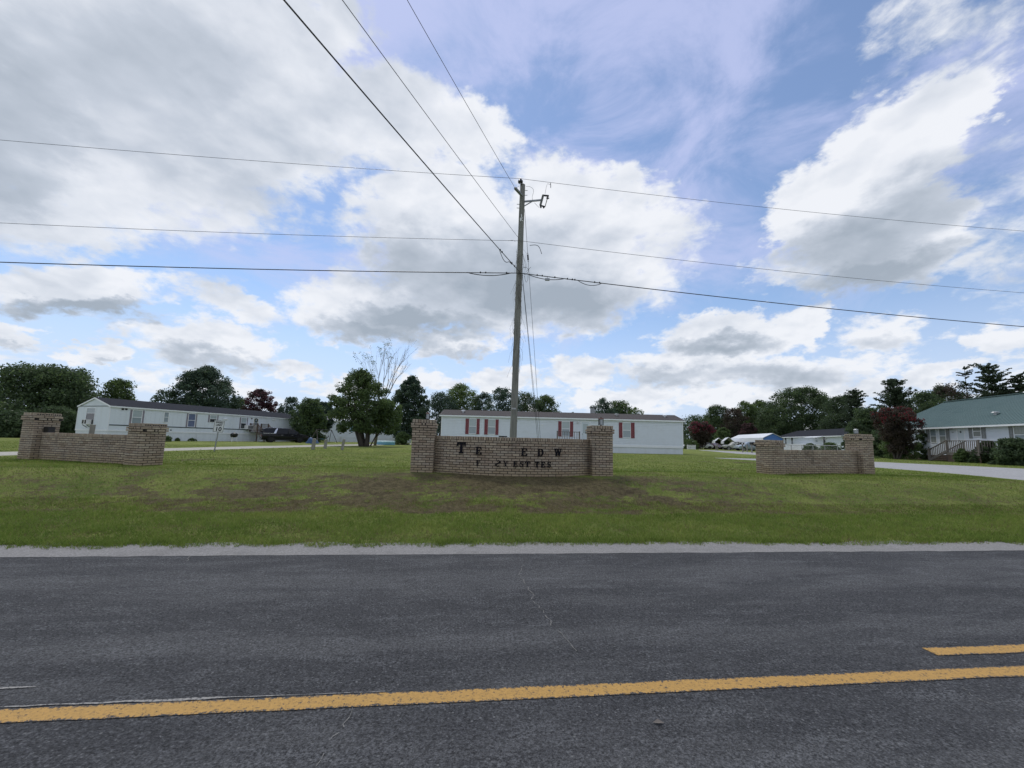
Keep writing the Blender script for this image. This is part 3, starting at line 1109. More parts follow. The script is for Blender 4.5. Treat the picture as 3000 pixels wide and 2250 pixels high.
def build_sign():
    rng = random.Random(11)
    pl, pr = at(1234, 1386, 11.15), at(1766, 1392, 11.58)
    ang = math.atan2(pr.y - pl.y, pr.x - pl.x)
    mid = (pl + pr) / 2
    half = math.hypot(pr.x - pl.x, pr.y - pl.y) / 2
    root = thing('brick_sign', 'wide curved brick entrance sign with missing black letters between two tall square piers', 'sign', (mid.x, mid.y, 0), ang)
    core, ms = MB(), Masonry(root)
    pier(ms, core, -half, 0, .615, 18, 1, rng)
    pier(ms, core, half, 0, .58, 18, 1, rng)
    z0, courses = .587, 14
    a_max = math.asin((half - .305) / SIGN_R)
    arc = SIGN_R * 2 * a_max
    n = round(arc / UNIT)
    th = .2
    cyc = SIGN_Y + SIGN_R
    N = 40
    rows = []
    for i in range(N + 1):
        a = -a_max + 2 * a_max * i / N
        for R in (SIGN_R - .012, SIGN_R - th):
            rows.append((R * math.sin(a), cyc - R * math.cos(a)))
    zb, zt = z0 - .35, z0 + courses * COURSE + .075
    vs = [(x, y, zb) for x, y in rows] + [(x, y, zt) for x, y in rows]
    k = len(rows)
    fs = []
    for i in range(N):
        j = 2 * i
        fs += [(j, j + 2, k + j + 2, k + j), (j + 1, k + j + 1, k + j + 3, j + 3), (k + j, k + j + 2, k + j + 3, k + j + 1)]
    core.add(vs, fs)
    for c in range(-3, courses):
        z = z0 + (c + .5) * COURSE
        m = n if c % 2 == 0 else n + 1
        for i in range(m):
            u = (i + .5) / n if c % 2 == 0 else i / n
            a = -a_max + 2 * a_max * min(max(u, .012), .988)
            l = UNIT - GAP if 0 < u < 1 else UNIT / 2 - GAP
            R = SIGN_R - BD / 2
            ms.brick(R * math.sin(a), cyc - R * math.cos(a), z, a, arc / n - GAP if l > .12 else l, rng=rng)
    nr = round(arc / .0705)
    for i in range(nr):
        a = -a_max + 2 * a_max * (i + .5) / nr
        R = SIGN_R - .1 + .012
        ms.brick(R * math.sin(a), cyc - R * math.cos(a), z0 + courses * COURSE + BD / 2 + rng.uniform(-.003, .003), a, arc / nr - GAP, BD, .2, rng=rng)
    core.build('mortar', M['mortar'], root)
    ms.finish(300)
    # letters, each its own part; (character, photo x, photo y of centre, photo height, tilt)
    mw = Matrix.Translation(root.location) @ Matrix.Rotation(ang, 4, 'Z')
    inv = mw.inverted()
    letters = [('T', 1352, 1312, 31, 0), ('E', 1402, 1320, 22, 0), ('E', 1535, 1324, 22, 0), ('D', 1583, 1325.5, 21.5, 0), ('W', 1634, 1325.5, 22, 0),
               ('F', 1401, 1356, 15.5, -3), ('Z', 1459, 1357.5, 17, 32), ('Y', 1481, 1358, 16, -3), ('E', 1509.5, 1359, 16.5, 0), ('S', 1528, 1359.5, 16.5, 0), ('T', 1545, 1360, 16.5, 0),
               ('T', 1573, 1360.5, 16.5, 0), ('E', 1590.5, 1361, 16.5, 0), ('S', 1608, 1361, 16.5, 0)]
    for ch, px, py, hp, tilt in letters:
        y = sign_front(0)
        for _ in range(6):      # find where the sight line meets the curved face
            d = inv.to_3x3() @ ray(px, py)
            o = inv @ Vector((0, 0, EYE))
            t = (y - o.y) / d.y
            x = o.x + d.x * t
            y = sign_front(x)
        z = o.z + d.z * t
        h = hp * math.hypot(x - o.x, y - o.y) / FOC
        q, wd = glyph(ch)
        mb = MB()
        for i, poly in enumerate(q):
            e = .0004 * (i % 5)
            mb.prism([((a - wd / 2) * h, (b_ - .5) * h) for a, b_ in poly], -.026 - e, -.002)
        a = math.asin(x / SIGN_R)
        ob = mb.build('letter', M['letter_black'], root, label='black raised letter ' + ch)
        ob.matrix_local = Matrix.Translation((x, y, z)) @ Matrix.Rotation(a, 4, 'Z') @ Matrix.Rotation(rad(tilt), 4, 'Y')
    # bolt holes and stubs where letters came off
    for px, py in ((1375, 1313), (1423, 1314), (1432, 1315), (1441, 1313.5), (1492, 1304), (1518, 1306), (1501, 1333), (1558, 1318), (1612, 1320), (1653, 1322)):
        y = sign_front(0)
        for _ in range(6):
            d = inv.to_3x3() @ ray(px, py)
            o = inv @ Vector((0, 0, EYE))
            t = (y - o.y) / d.y
            x = o.x + d.x * t
            y = sign_front(x)
        MB().lathe([(.012, -.016), (.014, .0)], (x, y, o.z + d.z * t), 8, 0, 'Y').build('bolt', M['rust'], root)
    return root, mw


SIGN, SIGN_MW = build_sign()


def build_wing(name_label, corner_a, ang, courses_a, courses_b, z_a, z_b, span, wall_courses, seed, inner_right):
    """Low brick wing wall: a short pier, a straight wall and a taller pier. Axes: x along the wall, front is -y."""
    rng = random.Random(seed)
    root = thing('brick_wing_wall', name_label, 'brick wall', (corner_a[0], corner_a[1], 0), ang, 'brick wing walls beside the entrance sign')
    core, ms = MB(), Masonry(root)
    sgn = -1 if inner_right else 1      # the wall runs from the inner pier (at x=0) outwards
    xa, xb = sgn * .305, sgn * (span - .305)
    pier(ms, core, xa, 0, z_a, courses_a, 1, rng)
    pier(ms, core, xb, 0, z_b, courses_b, 1, rng)
    x0, x1 = sorted((sgn * .61, sgn * (span - .61)))
    run = x1 - x0
    n = round(run / UNIT)
    yf = .2
    zl, zr = (z_b, z_a) if inner_right else (z_a, z_b)
    lift = lambda u: zl + (zr - zl) * u - (.0)
    core.hexa([(x0, yf + .008, lift(0) - .3), (x1, yf + .008, lift(1) - .3), (x1, yf + .2, lift(1) - .3), (x0, yf + .2, lift(0) - .3),
               (x0, yf + .008, lift(0) + wall_courses * COURSE + .075), (x1, yf + .008, lift(1) + wall_courses * COURSE + .075),
               (x1, yf + .2, lift(1) + wall_courses * COURSE + .075), (x0, yf + .2, lift(0) + wall_courses * COURSE + .075)])
    for c in range(-3, wall_courses):
        m = n if c % 2 == 0 else n + 1
        for i in range(m):
            u = (i + .5) / n if c % 2 == 0 else i / n
            l = run / n - GAP
            if u <= 0 or u >= 1:
                l = l / 2
                u = .25 / n if u <= 0 else 1 - .25 / n
            ms.brick(x0 + u * run, yf + BD / 2, lift(u) + (c + .5) * COURSE, 0, l, rng=rng)
    nr = round(run / .0705)
    for i in range(nr):
        u = (i + .5) / nr
        ms.brick(x0 + u * run, yf + .088, lift(u) + wall_courses * COURSE + BD / 2 + rng.uniform(-.004, .004), 0, run / nr - GAP, BD, .2, rng=rng)
    core.build('mortar', M['mortar'], root)
    ms.finish(300)
    return root


cl, cl2 = at(406, 1364, 11.3), at(60, 1347, 12.45)
LW_ANG = rad(-16)
LEFT_WING = build_wing('low brick wing wall nearer the white trailer with dark vent roofline, left of the sign', (cl.x, cl.y), LW_ANG, 14, 18, .595, .60, math.hypot(cl.x - cl2.x, cl.y - cl2.y) + .61, 11, 5, True)
cr1, cr2 = at(2261.5, 1389, 13.9), at(2518, 1382, 15.4)
RW_ANG = math.atan2(cr2.y - cr1.y, cr2.x - cr1.x) - rad(2)
RIGHT_WING = build_wing('low brick wing wall nearer the green roofed house, right of the sign', (cr1.x, cr1.y), RW_ANG, 14, 18, .60, .655, math.hypot(cr2.x - cr1.x, cr2.y - cr1.y) + .61, 11, 6, False)
LEFT_WING['label'] = 'low brick wing wall in front of the white trailer with a window air conditioner'
RIGHT_WING['label'] = 'low brick wing wall by the gravel drive of the green roofed house'


def lantern(label, p, s=1.0, worn=False):
    root = thing('lantern', label, 'lantern', p, rad(8), 'lanterns on top of the brick piers')
    k = s
    MB().lathe([(.055 * k, 0), (.055 * k, .012), (.03 * k, .02), (.03 * k, .035)], n=12).build('base', M['black_metal'], root)
    f = MB()
    for sx in (-1, 1):
        for sy in (-1, 1):
            f.box(sx * .062 * k - .007, sy * .062 * k - .007, .035, sx * .062 * k + .007, sy * .062 * k + .007, .24 * k)
    f.box(-.075 * k, -.075 * k, .03, .075 * k, .075 * k, .036)
    f.build('frame', M['black_metal'] if not worn else M['metal'], root)
    g = MB()
    g.box(-.056 * k, -.056 * k, .037, .056 * k, .056 * k, .236 * k)
    g.build('glass', M['lantern_glass'], root)
    MB().add([(-.085 * k, -.085 * k, .24 * k), (.085 * k, -.085 * k, .24 * k), (.085 * k, .085 * k, .24 * k), (-.085 * k, .085 * k, .24 * k),
              (-.03 * k, -.03 * k, .285 * k), (.03 * k, -.03 * k, .285 * k), (.03 * k, .03 * k, .285 * k), (-.03 * k, .03 * k, .285 * k)],
             [(3, 2, 1, 0), (4, 5, 6, 7), (0, 1, 5, 4), (1, 2, 6, 5), (2, 3, 7, 6), (3, 0, 4, 7)]).build('lid', M['rust'] if not worn else M['galvanised'], root)
    MB().lathe([(.012, .286 * k), (.02, .296 * k), (.012, .31 * k), (.0, .318 * k)], n=8).build('finial', M['black_metal'], root)
    return root


def on_sign(x, y, z):
    return SIGN_MW @ Vector((x, y, z))


hs = (Vector(at(1766, 1392, 11.58)) - Vector(at(1234, 1386, 11.15))).length / 2
lantern('small lantern on the sign pier in front of the dark pear tree', on_sign(-hs + .07, .3, .615 + 20 * COURSE + BD + .004), .74)
lantern('black lantern on the sign pier by the front door of the red shuttered trailer', on_sign(hs + .04, .3, .58 + 20 * COURSE + BD + .004), .85)
mrw = Matrix.Translation(RIGHT_WING.location) @ Matrix.Rotation(RW_ANG, 4, 'Z')
span_r = math.hypot(cr2.x - cr1.x, cr2.y - cr1.y) + .61
lantern('grey weathered lantern on the tall pier by the gravel drive and pink crape myrtle', mrw @ Vector((span_r - .42, .3, .655 + 20 * COURSE + BD + .004)), .72, True)
mlw = Matrix.Translation(LEFT_WING.location) @ Matrix.Rotation(LW_ANG, 4, 'Z')
fl = thing('floodlight', 'flat dark floodlight lying on top of the curved sign wall', 'floodlight', on_sign(-.35, sign_front(-.35) + .1, .587 + 14 * COURSE + BD + .004), SIGN.rotation_euler.z)
MB().box(-.11, -.07, .0, .11, .07, .03).build('housing', M['black_metal'], fl)
MB().box(-.09, -.085, .006, .09, -.0702, .024).build('lens', M['car_glass'], fl)
span_l = math.hypot(cl.x - cl2.x, cl.y - cl2.y) + .61
bx = thing('electrical_box', 'dark box standing on the wing wall against its taller pier', 'electrical box', mlw @ Vector((-(span_l - .61 - .13), .3, .6 + 11 * COURSE + BD + .004)), LW_ANG)
MB().box(-.11, -.08, 0, .11, .08, .17).build('housing', M['black_metal'], bx)
MB().box(-.1, -.087, .012, .1, -.0802, .158).build('lid', M['black_enamel'], bx)
pk = at(258, 1273, 12.6)
tag(MB().bar((pk.x - .03, pk.y + .1, .6), (pk.x + .05, pk.y + .06, 1.72), .12, .04).build('plank', M['grey_wood']), 'weathered grey plank leaning behind the wing wall', 'plank')


# ------------------------------------------------------------------ homes
def frame_window(root, u0, u1, z0, z1, upper, lower, y=0.0, sash=.5, frame_mat=None, part='window'):
    """Sash window in a front wall (facing -y): frame with panes and meeting rail as its own pieces."""
    fm = frame_mat or M['white_trim']
    w = .05
    f = MB()
    f.box(u0 - w, y - .035, z0 - w, u0, y + .02, z1 + w)
    f.box(u1, y - .035, z0 - w, u1 + w, y + .02, z1 + w)
    f.box(u0 + .0005, y - .034, z1, u1 - .0005, y + .02, z1 + w)
    f.box(u0 + .0005, y - .042, z0 - w, u1 - .0005, y + .02, z0)
    win = f.build(part, fm, root)
    zm = z0 + (z1 - z0) * sash
    MB().box(u0 + .001, y - .012, zm + .025, u1 - .001, y + .01, z1 - .001).build('pane', upper, win)
    MB().box(u0 + .001, y - .005, z0 + .001, u1 - .001, y + .01, zm - .025).build('pane', lower, win)
    MB().box(u0 + .0015, y - .024, zm - .0245, u1 - .0015, y + .01, zm + .0245).build('sash_rail', fm, win)
    return win


def shutter(root, u0, u1, z0, z1, m, y=0.0):
    s = MB()
    s.box(u0, y - .028, z0, u0 + .045, y + .005, z1)
    s.box(u1 - .045, y - .028, z0, u1, y + .005, z1)
    n = max(6, int((z1 - z0) / .09))
    for i in range(n):
        a = z0 + (z1 - z0) * i / n
        b_ = z0 + (z1 - z0) * (i + 1) / n - .012
        s.hexa([(u0 + .0455, y - .024, a), (u1 - .0455, y - .024, a), (u1 - .0455, y + .004, a), (u0 + .0455, y + .004, a),
                (u0 + .0455, y - .008, b_), (u1 - .0455, y - .008, b_), (u1 - .0455, y + .004, b_), (u0 + .0455, y + .004, b_)])
    return s.build('shutter', m, root)


def door(root, u0, u1, z0, z1, m, y=0.0, glass=None):
    w = .07
    f = MB()
    f.box(u0 - w, y - .04, z0, u0, y + .02, z1 + w)
    f.box(u1, y - .04, z0, u1 + w, y + .02, z1 + w)
    f.box(u0 + .0005, y - .039, z1, u1 - .0005, y + .02, z1 + w)
    f.build('door_frame', M['white_trim'], root)
    d = MB()
    d.box(u0 + .003, y - .018, z0 + .01, u1 - .003, y + .01, z1 - .003)
    W, H = u1 - u0, z1 - z0
    for i in range(2):
        for j in range(3):
            a = u0 + W * (.12 + .42 * i)
            b_ = z0 + H * (.07 + .31 * j)
            d.box(a, y - .023, b_, a + W * .34, y - .0182, b_ + H * .25)
    dr = d.build('door', m, root)
    MB().lathe([(.03, -.03), (.035, -.055), (.0, -.075)], (u0 + .1, y, z0 + H * .46), 10, 0, 'Y').build('handle', M['black_metal'], dr)
    if glass:
        MB().box(u0 + W * .2, y - .031, z0 + H * .5, u1 - W * .2, y - .0235, z1 - H * .08).build('pane', glass, dr)
    return dr


def lap_siding(root, L, z0, z1, holes, m, lap=.115, y=0.0):
    """Horizontal lapped boards over the front wall, joined, with openings left free."""
    s = MB()
    n = round((z1 - z0) / lap)
    for i in range(n):
        a, b_ = z0 + (z1 - z0) * i / n, z0 + (z1 - z0) * (i + 1) / n
        cuts = sorted([(h[0], h[1]) for h in holes if h[2] < b_ - .02 and h[3] > a + .02])
        x = 0.0
        segs = []
        for c0, c1 in cuts:
            if c0 > x:
                segs.append((x, c0))
            x = max(x, c1)
        if x < L:
            segs.append((x, L))
        for c0, c1 in segs:
            s.add([(c0, y - .036, a), (c1, y - .036, a), (c1, y - .002, b_), (c0, y - .002, b_), (c0, y, a), (c1, y, a)], [(0, 1, 2, 3), (0, 4, 5, 1)])
    return s.build('siding', m, root, kind='stuff')


def gable_roof(root, L, D, ze, rise, over_e, over_g, m, th=.07, fascia=None, name='roof', drop=.0, back=True):
    """Two-slope roof along x; eaves overhang by over_e, gable ends by over_g."""
    mid = D / 2
    k = rise / mid
    y0, y1 = -over_e, D + over_e
    zl = ze - k * over_e
    r = MB()
    x0, x1 = -over_g, L + over_g
    zr = ze + rise
    for ya, za, yb, zb in ((y0, zl, mid, zr), (y1, zl, mid, zr)):
        r.hexa([(x0, ya, za), (x1, ya, za), (x1, yb, zb), (x0, yb, zb), (x0, ya, za + th), (x1, ya, za + th), (x1, yb, zb + th), (x0, yb, zb + th)])
    rf = r.build(name, m, root)
    if fascia:
        f = MB()
        f.box(x0 - .01, y0 - .03, zl - .10, x1 + .01, y0 - .002, zl + th * .55)
        for xx in (x0 - .03, x1 + .002):
            f.hexa([(xx, y0 + .002, zl - .10), (xx + .028, y0 + .002, zl - .10), (xx + .028, mid, zr - .10), (xx, mid, zr - .10),
                    (xx, y0 + .002, zl + th * .5), (xx + .028, y0 + .002, zl + th * .5), (xx + .028, mid, zr + th * .5), (xx, mid, zr + th * .5)])
            f.hexa([(xx, mid + .001, zr - .10), (xx + .028, mid + .001, zr - .10), (xx + .028, y1, zl - .10), (xx, y1, zl - .10),
                    (xx, mid + .001, zr + th * .5), (xx + .028, mid + .001, zr + th * .5), (xx + .028, y1, zl + th * .5), (xx, y1, zl + th * .5)])
        f.build('fascia', fascia, root)
        sf = MB()
        sf.box(x0 + .02, y0 + .01, zl - .09, x1 - .02, -.0215, zl - .075)
        sf.build('soffit', fascia, root)
    return rf


def roof_vent(rf, x, y, z, k, m=None, wide=.42):
    v = MB()
    v.lathe([(wide * .22, -.1), (wide * .22, .1), (wide * .5, .1), (wide * .42, .16), (.02, .19)], (x, y, z), 12)
    return v.build('roof_vent', m or M['galvanised'], rf)


def walls_box(root, L, D, z0, z1, rise, m, inset=.0):
    """Plain walls with gable ends."""
    w = MB()
    e = inset
    w.box(e, e, z0, L - e, D - e, z1)
    w.prism([(e, z1 - .0005), (D - e, z1 - .0005), (D / 2, z1 + rise - .02)], .001, .06, 'YZ')
    w.prism([(e, z1 - .0005), (D - e, z1 - .0005), (D / 2, z1 + rise - .02)], L - .06, L - .001, 'YZ')
    return w.build('wall', m, root)


def railing(root, a, b, h, m, step=.13, posts=(True, True), post_w=.1, bal=.035):
    """Rail with balusters between two points (feet of the posts)."""
    a, b = Vector(a), Vector(b)
    for on, q in zip(posts, (a, b)):
        if on:
            MB().box(q.x - post_w / 2, q.y - post_w / 2, q.z - .05, q.x + post_w / 2, q.y + post_w / 2, q.z + h + .06).build('rail_post', m, root)
    up = Vector((0, 0, 1))
    MB().bar(a + up * h, b + up * h, .1, .04).build('handrail', m, root)
    MB().bar(a + up * .1, b + up * .1, .05, .05).build('bottom_rail', m, root)
    n = max(1, int((b - a).length / step))
    bm_ = MB()
    bm_.box(-bal / 2, -bal / 2, .125, bal / 2, bal / 2, h - .02)
    me = bm_.mesh('baluster', m)
    for i in range(1, n):
        o = bpy.data.objects.new('baluster', me)
        COL.objects.link(o)
        o.parent = root
        o.location = a + (b - a) * (i / n)


def frame_of(pa, pb):
    return math.atan2(pb[1] - pa[1], pb[0] - pa[0]), math.hypot(pb[0] - pa[0], pb[1] - pa[1])


# --- white single-wide with red shutters, square on to the road
def red_shutter_home():
    Y = 38.6
    A, B = at(1291.5, 1290, Y), at(2000.5, 1290, Y)
    z0 = .62
    ang, L = frame_of(A, B)
    root = thing('mobile_home', 'long white trailer home with red shutters and brown shingle roof behind the sign', 'mobile home', (A.x, A.y, z0), ang)
    ze = on_wall(1650, 1224, A, B)[1] - z0
    zs = on_wall(1900, 1311, A, B)[1] - z0
    D, rise = 4.6, .62
    U = lambda px: on_wall(px, 1290, A, B)[0]
    Z = lambda px, py: on_wall(px, py, A, B)[1] - z0
    walls_box(root, L, D, zs, ze, rise, M['white_siding'])
    holes = []
    wins = [(1373.3, 1393.5, 1362.3, 1372.3, 1394.8, 1403.5, 1228, 1270), (1428.5, 1449.5, 1418, 1428, 1450.5, 1459.3, 1230, 1271.5),
            (1646.3, 1667.8, 1635, 1644.7, 1669.6, 1678.5, 1236, 1277), (1825, 1847, 1813.3, 1823.3, 1848.2, 1858.8, 1239.5, 1281.5)]
    for a, b_, s0, s1, s2, s3, t, bt in wins:
        u0, u1, za, zb = U(a), U(b_), Z((a + b_) / 2, bt), Z((a + b_) / 2, t)
        frame_window(root, u0, u1, za, zb, M['pane_blind'], M['pane_grey'], -.018)
        shutter(root, U(s0), U(s1), za - .06, zb + .06, M['red_shutter'], -.038)
        shutter(root, U(s2), U(s3), za - .06, zb + .06, M['red_shutter'], -.038)
        holes.append((u0 - .05, u1 + .05, za - .05, zb + .05))
    du0, du1 = U(1703), U(1727)
    dz1 = Z(1715, 1236)
    dr = door(root, du0, du1, zs + .12, dz1, M['door_white'], -.004, M['pane_blind'])
    holes.append((du0 - .07, du1 + .07, zs, dz1 + .07))
    MB().box(du0 + .12, -.036, zs + .16, du1 - .12, -.0275, zs + .5).build('kick_plate', M['pane_grey'], dr)
    lap_siding(root, L, zs + .2, ze - .04, holes, M['white_siding'], .15)
    t = MB()
    t.box(-.03, -.05, zs, .06, -.0215, ze)
    t.box(L - .06, -.05, zs, L + .03, -.0215, ze)
    t.box(.0605, -.04, zs - .02, L - .0605, -.0005, zs + .2)
    t.build('trim', M['white_trim'], root)
    sk = MB()
    n = int(L / .4)
    for i in range(n):
        a, b_ = L * i / n, L * (i + 1) / n
        sk.box(a + .008, .02, -.35, b_ - .008, .06, zs - .022)
        sk.box(a - .008 if i else a, .03, -.35, a + .0079, .055, zs - .023)
    sk.box(L - .06, .061, -.35, L - .02, D - .02, zs - .022)
    sk.box(.02, .061, -.35, .06, D - .02, zs - .022)
    sk.build('skirting', M['skirting'], root)
    rf = gable_roof(root, L, D, ze, rise, .16, .2, M['roof_shingle'], .06, M['white_trim'])
    for px, py in ((1358, 1206), (1804, 1213), (1944, 1220)):
        q = on_wall(px, py, (A.x, A.y + 1.5), (B.x, B.y + 1.5))
        roof_vent(rf, q[0], 1.2, ze + rise * 1.2 / (D / 2) + .1, 0, M['roof_white'] if px != 1804 else M['galvanised'])
    # boxed flue behind the ridge
    q = on_wall(1736, 1200, (A.x, A.y + 3.2), (B.x, B.y + 3.2))
    c = MB()
    c.box(q[0] - .2, 3.0, ze + .2, q[0] + .2, 3.4, q[1] - z0 + .1)
    ch = c.build('chimney', M['metal'], rf)
    MB().box(q[0] - .3, 2.9, q[1] - z0 + .16, q[0] + .3, 3.5, q[1] - z0 + .22).build('cap', M['black_metal'], ch)
    for s_ in (-.2, .17):
        MB().box(q[0] + s_, 3.0, q[1] - z0 + .1, q[0] + s_ + .03, 3.4, q[1] - z0 + .16).build('cap_leg', M['black_metal'], ch)
    # porch lamp and house number
    MB().lathe([(.07, -.02), (.09, -.12), (.05, -.17)], (U(1692), 0, Z(1692, 1238)), 10, 0, 'Y').build('porch_light', M['clear_light'], root)
    MB().box(U(1585), -.06, Z(1585, 1246), U(1591), -.021, Z(1585, 1244)).build('dryer_vent', M['white_paint'], root)
    # small porch before the door
    pu0, pu1 = U(1626), U(1745)
    dk = MB()
    zd = zs + .05
    n = 9
    for i in range(n):
        dk.box(pu0, -1.5 + 1.42 * i / n, zd - .04, pu1, -1.5 + 1.42 * (i + 1) / n - .012, zd)
    dk.box(pu0 + .05, -1.45, zd - .2, pu1 - .05, -1.4, zd - .041)
    pd = dk.build('porch', M['weathered_wood'], root)
    railing(pd, (pu0 + .05, -1.42, zd), (U(1690), -1.42, zd), Z(1650, 1266) - zd, M['weathered_wood'], .22)
    for x in (pu0 + .05, pu1 - .05):
        MB().box(x - .05, -1.47, -.3, x + .05, -1.37, zd - .205).build('porch_post', M['weathered_wood'], pd)
    return root


red_shutter_home()


# --- grey-white single-wide at an angle on the left
def air_conditioner_home():
    A = at(314.5, 1261, 37.9)
    B = at(866, 1275, 58.6)
    z0 = .60
    ang, L = frame_of(A, B)
    root = thing('mobile_home', 'long pale trailer home with dark roof and a window air conditioner in its end wall', 'mobile home', (A.x, A.y, z0), ang)
    ze = on_wall(330, 1189, A, B)[1] - z0
    zs = on_wall(330, 1263, A, B)[1] - z0
    D, rise = 4.75, .78
    U = lambda px: on_wall(px, 1262, A, B)[0]
    Z = lambda px, py: on_wall(px, py, A, B)[1] - z0
    walls_box(root, L, D, zs, ze, rise, M['pale_panel'])
    # vertical panels with battens
    pn = MB()
    n = int(L / .41)
    for i in range(n):
        pn.box(L * i / n + .006, -.012, zs + .14, L * (i + 1) / n - .006, -.0005, ze - .02)
    m_ = int(D / .41)
    for i in range(m_):
        pn.box(-.012, D * i / m_ + .006, zs + .14, -.0005, D * (i + 1) / m_ - .006, ze - .05)
    pn.build('siding', M['pale_panel'], root, kind='stuff')
    t = MB()
    t.box(-.035, -.035, zs - .02, L + .02, -.0125, zs + .135)
    t.box(-.035, -.0124, zs - .02, -.0125, D + .03, zs + .135)
    t.box(-.03, -.03, zs + .1355, .03, -.0128, ze)
    t.box(-.03, D - .03, zs + .1355, -.0128, D + .03, ze)
    t.build('trim', M['white_trim'], root)
    zst = Z(330, 1245)
    MB().box(.05, -.03, zst - .05, L - .02, -.0127, zst + .05).build('stripe', M['stripe'], root)
    MB().box(-.03, .03, ze - .06, -.0127, D - .035, ze + .0).build('stripe', M['stripe'], root)
    sk = MB()
    n = int(L / .8)
    for i in range(n):
        sk.box(L * i / n + .005, .01, -.3, L * (i + 1) / n - .005, .05, zs - .021)
    sk.box(.01, .0505, -.3, .05, D - .01, zs - .021)
    sk.build('skirting', M['skirting'], root)
    rf = gable_roof(root, L, D, ze, rise, .10, .06, M['roof_dark'], .06, M['white_trim'])
    # front windows
    for a, b_, t_, bt, up, lo, sh in ((382, 409, 1202, 1243, 'pane_blind', 'pane_grey', 1), (475.5, 488, 1208, 1236, 'pane_grey', 'pane_grey', 0),
                                      (547.5, 567, 1212.5, 1250, 'pane_blue', 'pane_blue', 1), (611, 630, 1217, 1236.5, 'pane_blind', 'pane_dark', 1), (703.5, 718.5, 1224, 1255, 'pane_blind', 'pane_dark', 1)):
        mid = (a + b_) / 2
        u0, u1, za, zb = U(a), U(b_), Z(mid, bt), Z(mid, t_)
        frame_window(root, u0, u1, za, zb, M[up], M[lo], -.014)
        if sh:
            w = (u1 - u0) * .2
            shutter(root, u0 - .055 - w, u0 - .055, za - .04, zb + .04, M['mauve_shutter'], -.016)
            shutter(root, u1 + .055, u1 + .055 + w, za - .04, zb + .04, M['mauve_shutter'], -.016)
    # end window with the air conditioner (end wall faces -x)
    ex, ey = math.cos(ang), math.sin(ang)
    A2 = (A.x - ey * D, A.y + ex * D)
    V = lambda px, py: on_wall(px, py, A2, (A.x, A.y))
    v0, v1 = D - V(278, 1215)[0], D - V(254, 1215)[0]
    za, zb = V(266, 1243)[1] - z0, V(266, 1196)[1] - z0
    sub = bpy.data.objects.new('end_window', None)
    f = MB()
    w = .05
    f.box(-.04, v0 - w, za - w, .01, v0, zb + w)
    f.box(-.04, v1, za - w, .01, v1 + w, zb + w)
    f.box(-.039, v0 + .0005, zb, .01, v1 - .0005, zb + w)
    f.box(-.039, v0 + .0005, za - w, .01, v1 - .0005, za)
    win = f.build('window', M['white_trim'], root)
    zm = (za + zb) / 2 + .3
    MB().box(-.02, v0 + .001, zm + .02, .005, v1 - .001, zb - .001).build('pane', M['pane_grey'], win)
    MB().box(-.016, v0 + .001, za + .001, .005, v1 - .001, zm - .02).build('pane', M['pane_dark'], win)
    MB().box(-.028, v0 + .0015, zm - .0195, .005, v1 - .0015, zm + .0195).build('sash_rail', M['white_trim'], win)
    bpy.data.objects.remove(sub)
    ac = MB()
    am = (v0 + v1) / 2
    ac.box(-.42, am - .34, za - .02, -.045, am + .34, za + .44)
    a_o = ac.build('air_conditioner', M['white_paint'], root)
    MB().box(-.428, am - .31, za + .04, -.4205, am - .06, za + .4).build('grille', M['black_metal'], a_o)
    MB().box(-.428, am + .06, za + .04, -.4205, am + .31, za + .4).build('grille', M['black_metal'], a_o)
    for s_ in (-.28, .28):
        MB().bar((-.38, am + s_, za - .045), (-.04, am + s_, za - .3), .05, .04).build('bracket', M['black_metal'], a_o)
    # two small vents under the eave, lamps, wall vents
    for px in (350.5, 361):
        MB().lathe([(.09, -.014), (.1, -.08), (.02, -.12)], (U(px), 0, Z(px, 1198)), 10, 0, 'Y').build('wall_vent', M['black_metal'], root)
    for px, py in ((656, 1228), (799, 1230)):
        MB().box(U(px) - .28, -.09, Z(px, py) - .05, U(px) + .28, -.013, Z(px, py) + .06).build('wall_vent', M['white_paint'], root)
    MB().lathe([(.06, -.014), (.08, -.1), (.03, -.15)], (U(733), 0, Z(733, 1226)), 10, 0, 'Y').build('porch_light', M['rust'], root)
    MB().lathe([(.06, -.014), (.07, -.05), (.02, -.07)], (U(499.5), 0, Z(499.5, 1260)), 8, 0, 'Y').build('tap', M['black_metal'], root)
    # front door with wreath, steps with brown rails
    du0, du1 = U(740), U(753.5)
    zd = Z(747, 1264)
    dr = door(root, du0, du1, zd, Z(747, 1226), M['door_cream'], -.014, M['pane_grey'])
    wr = MB()
    ring = [(.2 * math.cos(a), -.062, .2 * math.sin(a)) for a in np.linspace(0, 2 * math.pi, 17)]
    wr.tube([(du0 + (du1 - du0) / 2 + x, y, zd + 1.45 + z) for x, y, z in ring], .055, 6)
    wr.build('wreath', M['red_wreath'], dr)
    pd_ = MB()
    pu0, pu1 = du0 - .5, du1 + .5
    for i in range(8):
        pd_.box(pu0, -1.35 + 1.3 * i / 8, zd - .06, pu1, -1.35 + 1.3 * (i + 1) / 8 - .012, zd - .02)
    for i in range(4):
        zt = (zd - .02) * (i + .5) / 4.6
        y1 = -1.36 - .3 * (4 - i)
        pd_.box(pu0 + .1, y1, zt - .05, pu1 - .1, y1 + .29, zt)
    porch = pd_.build('porch', M['brown_wood'], root)
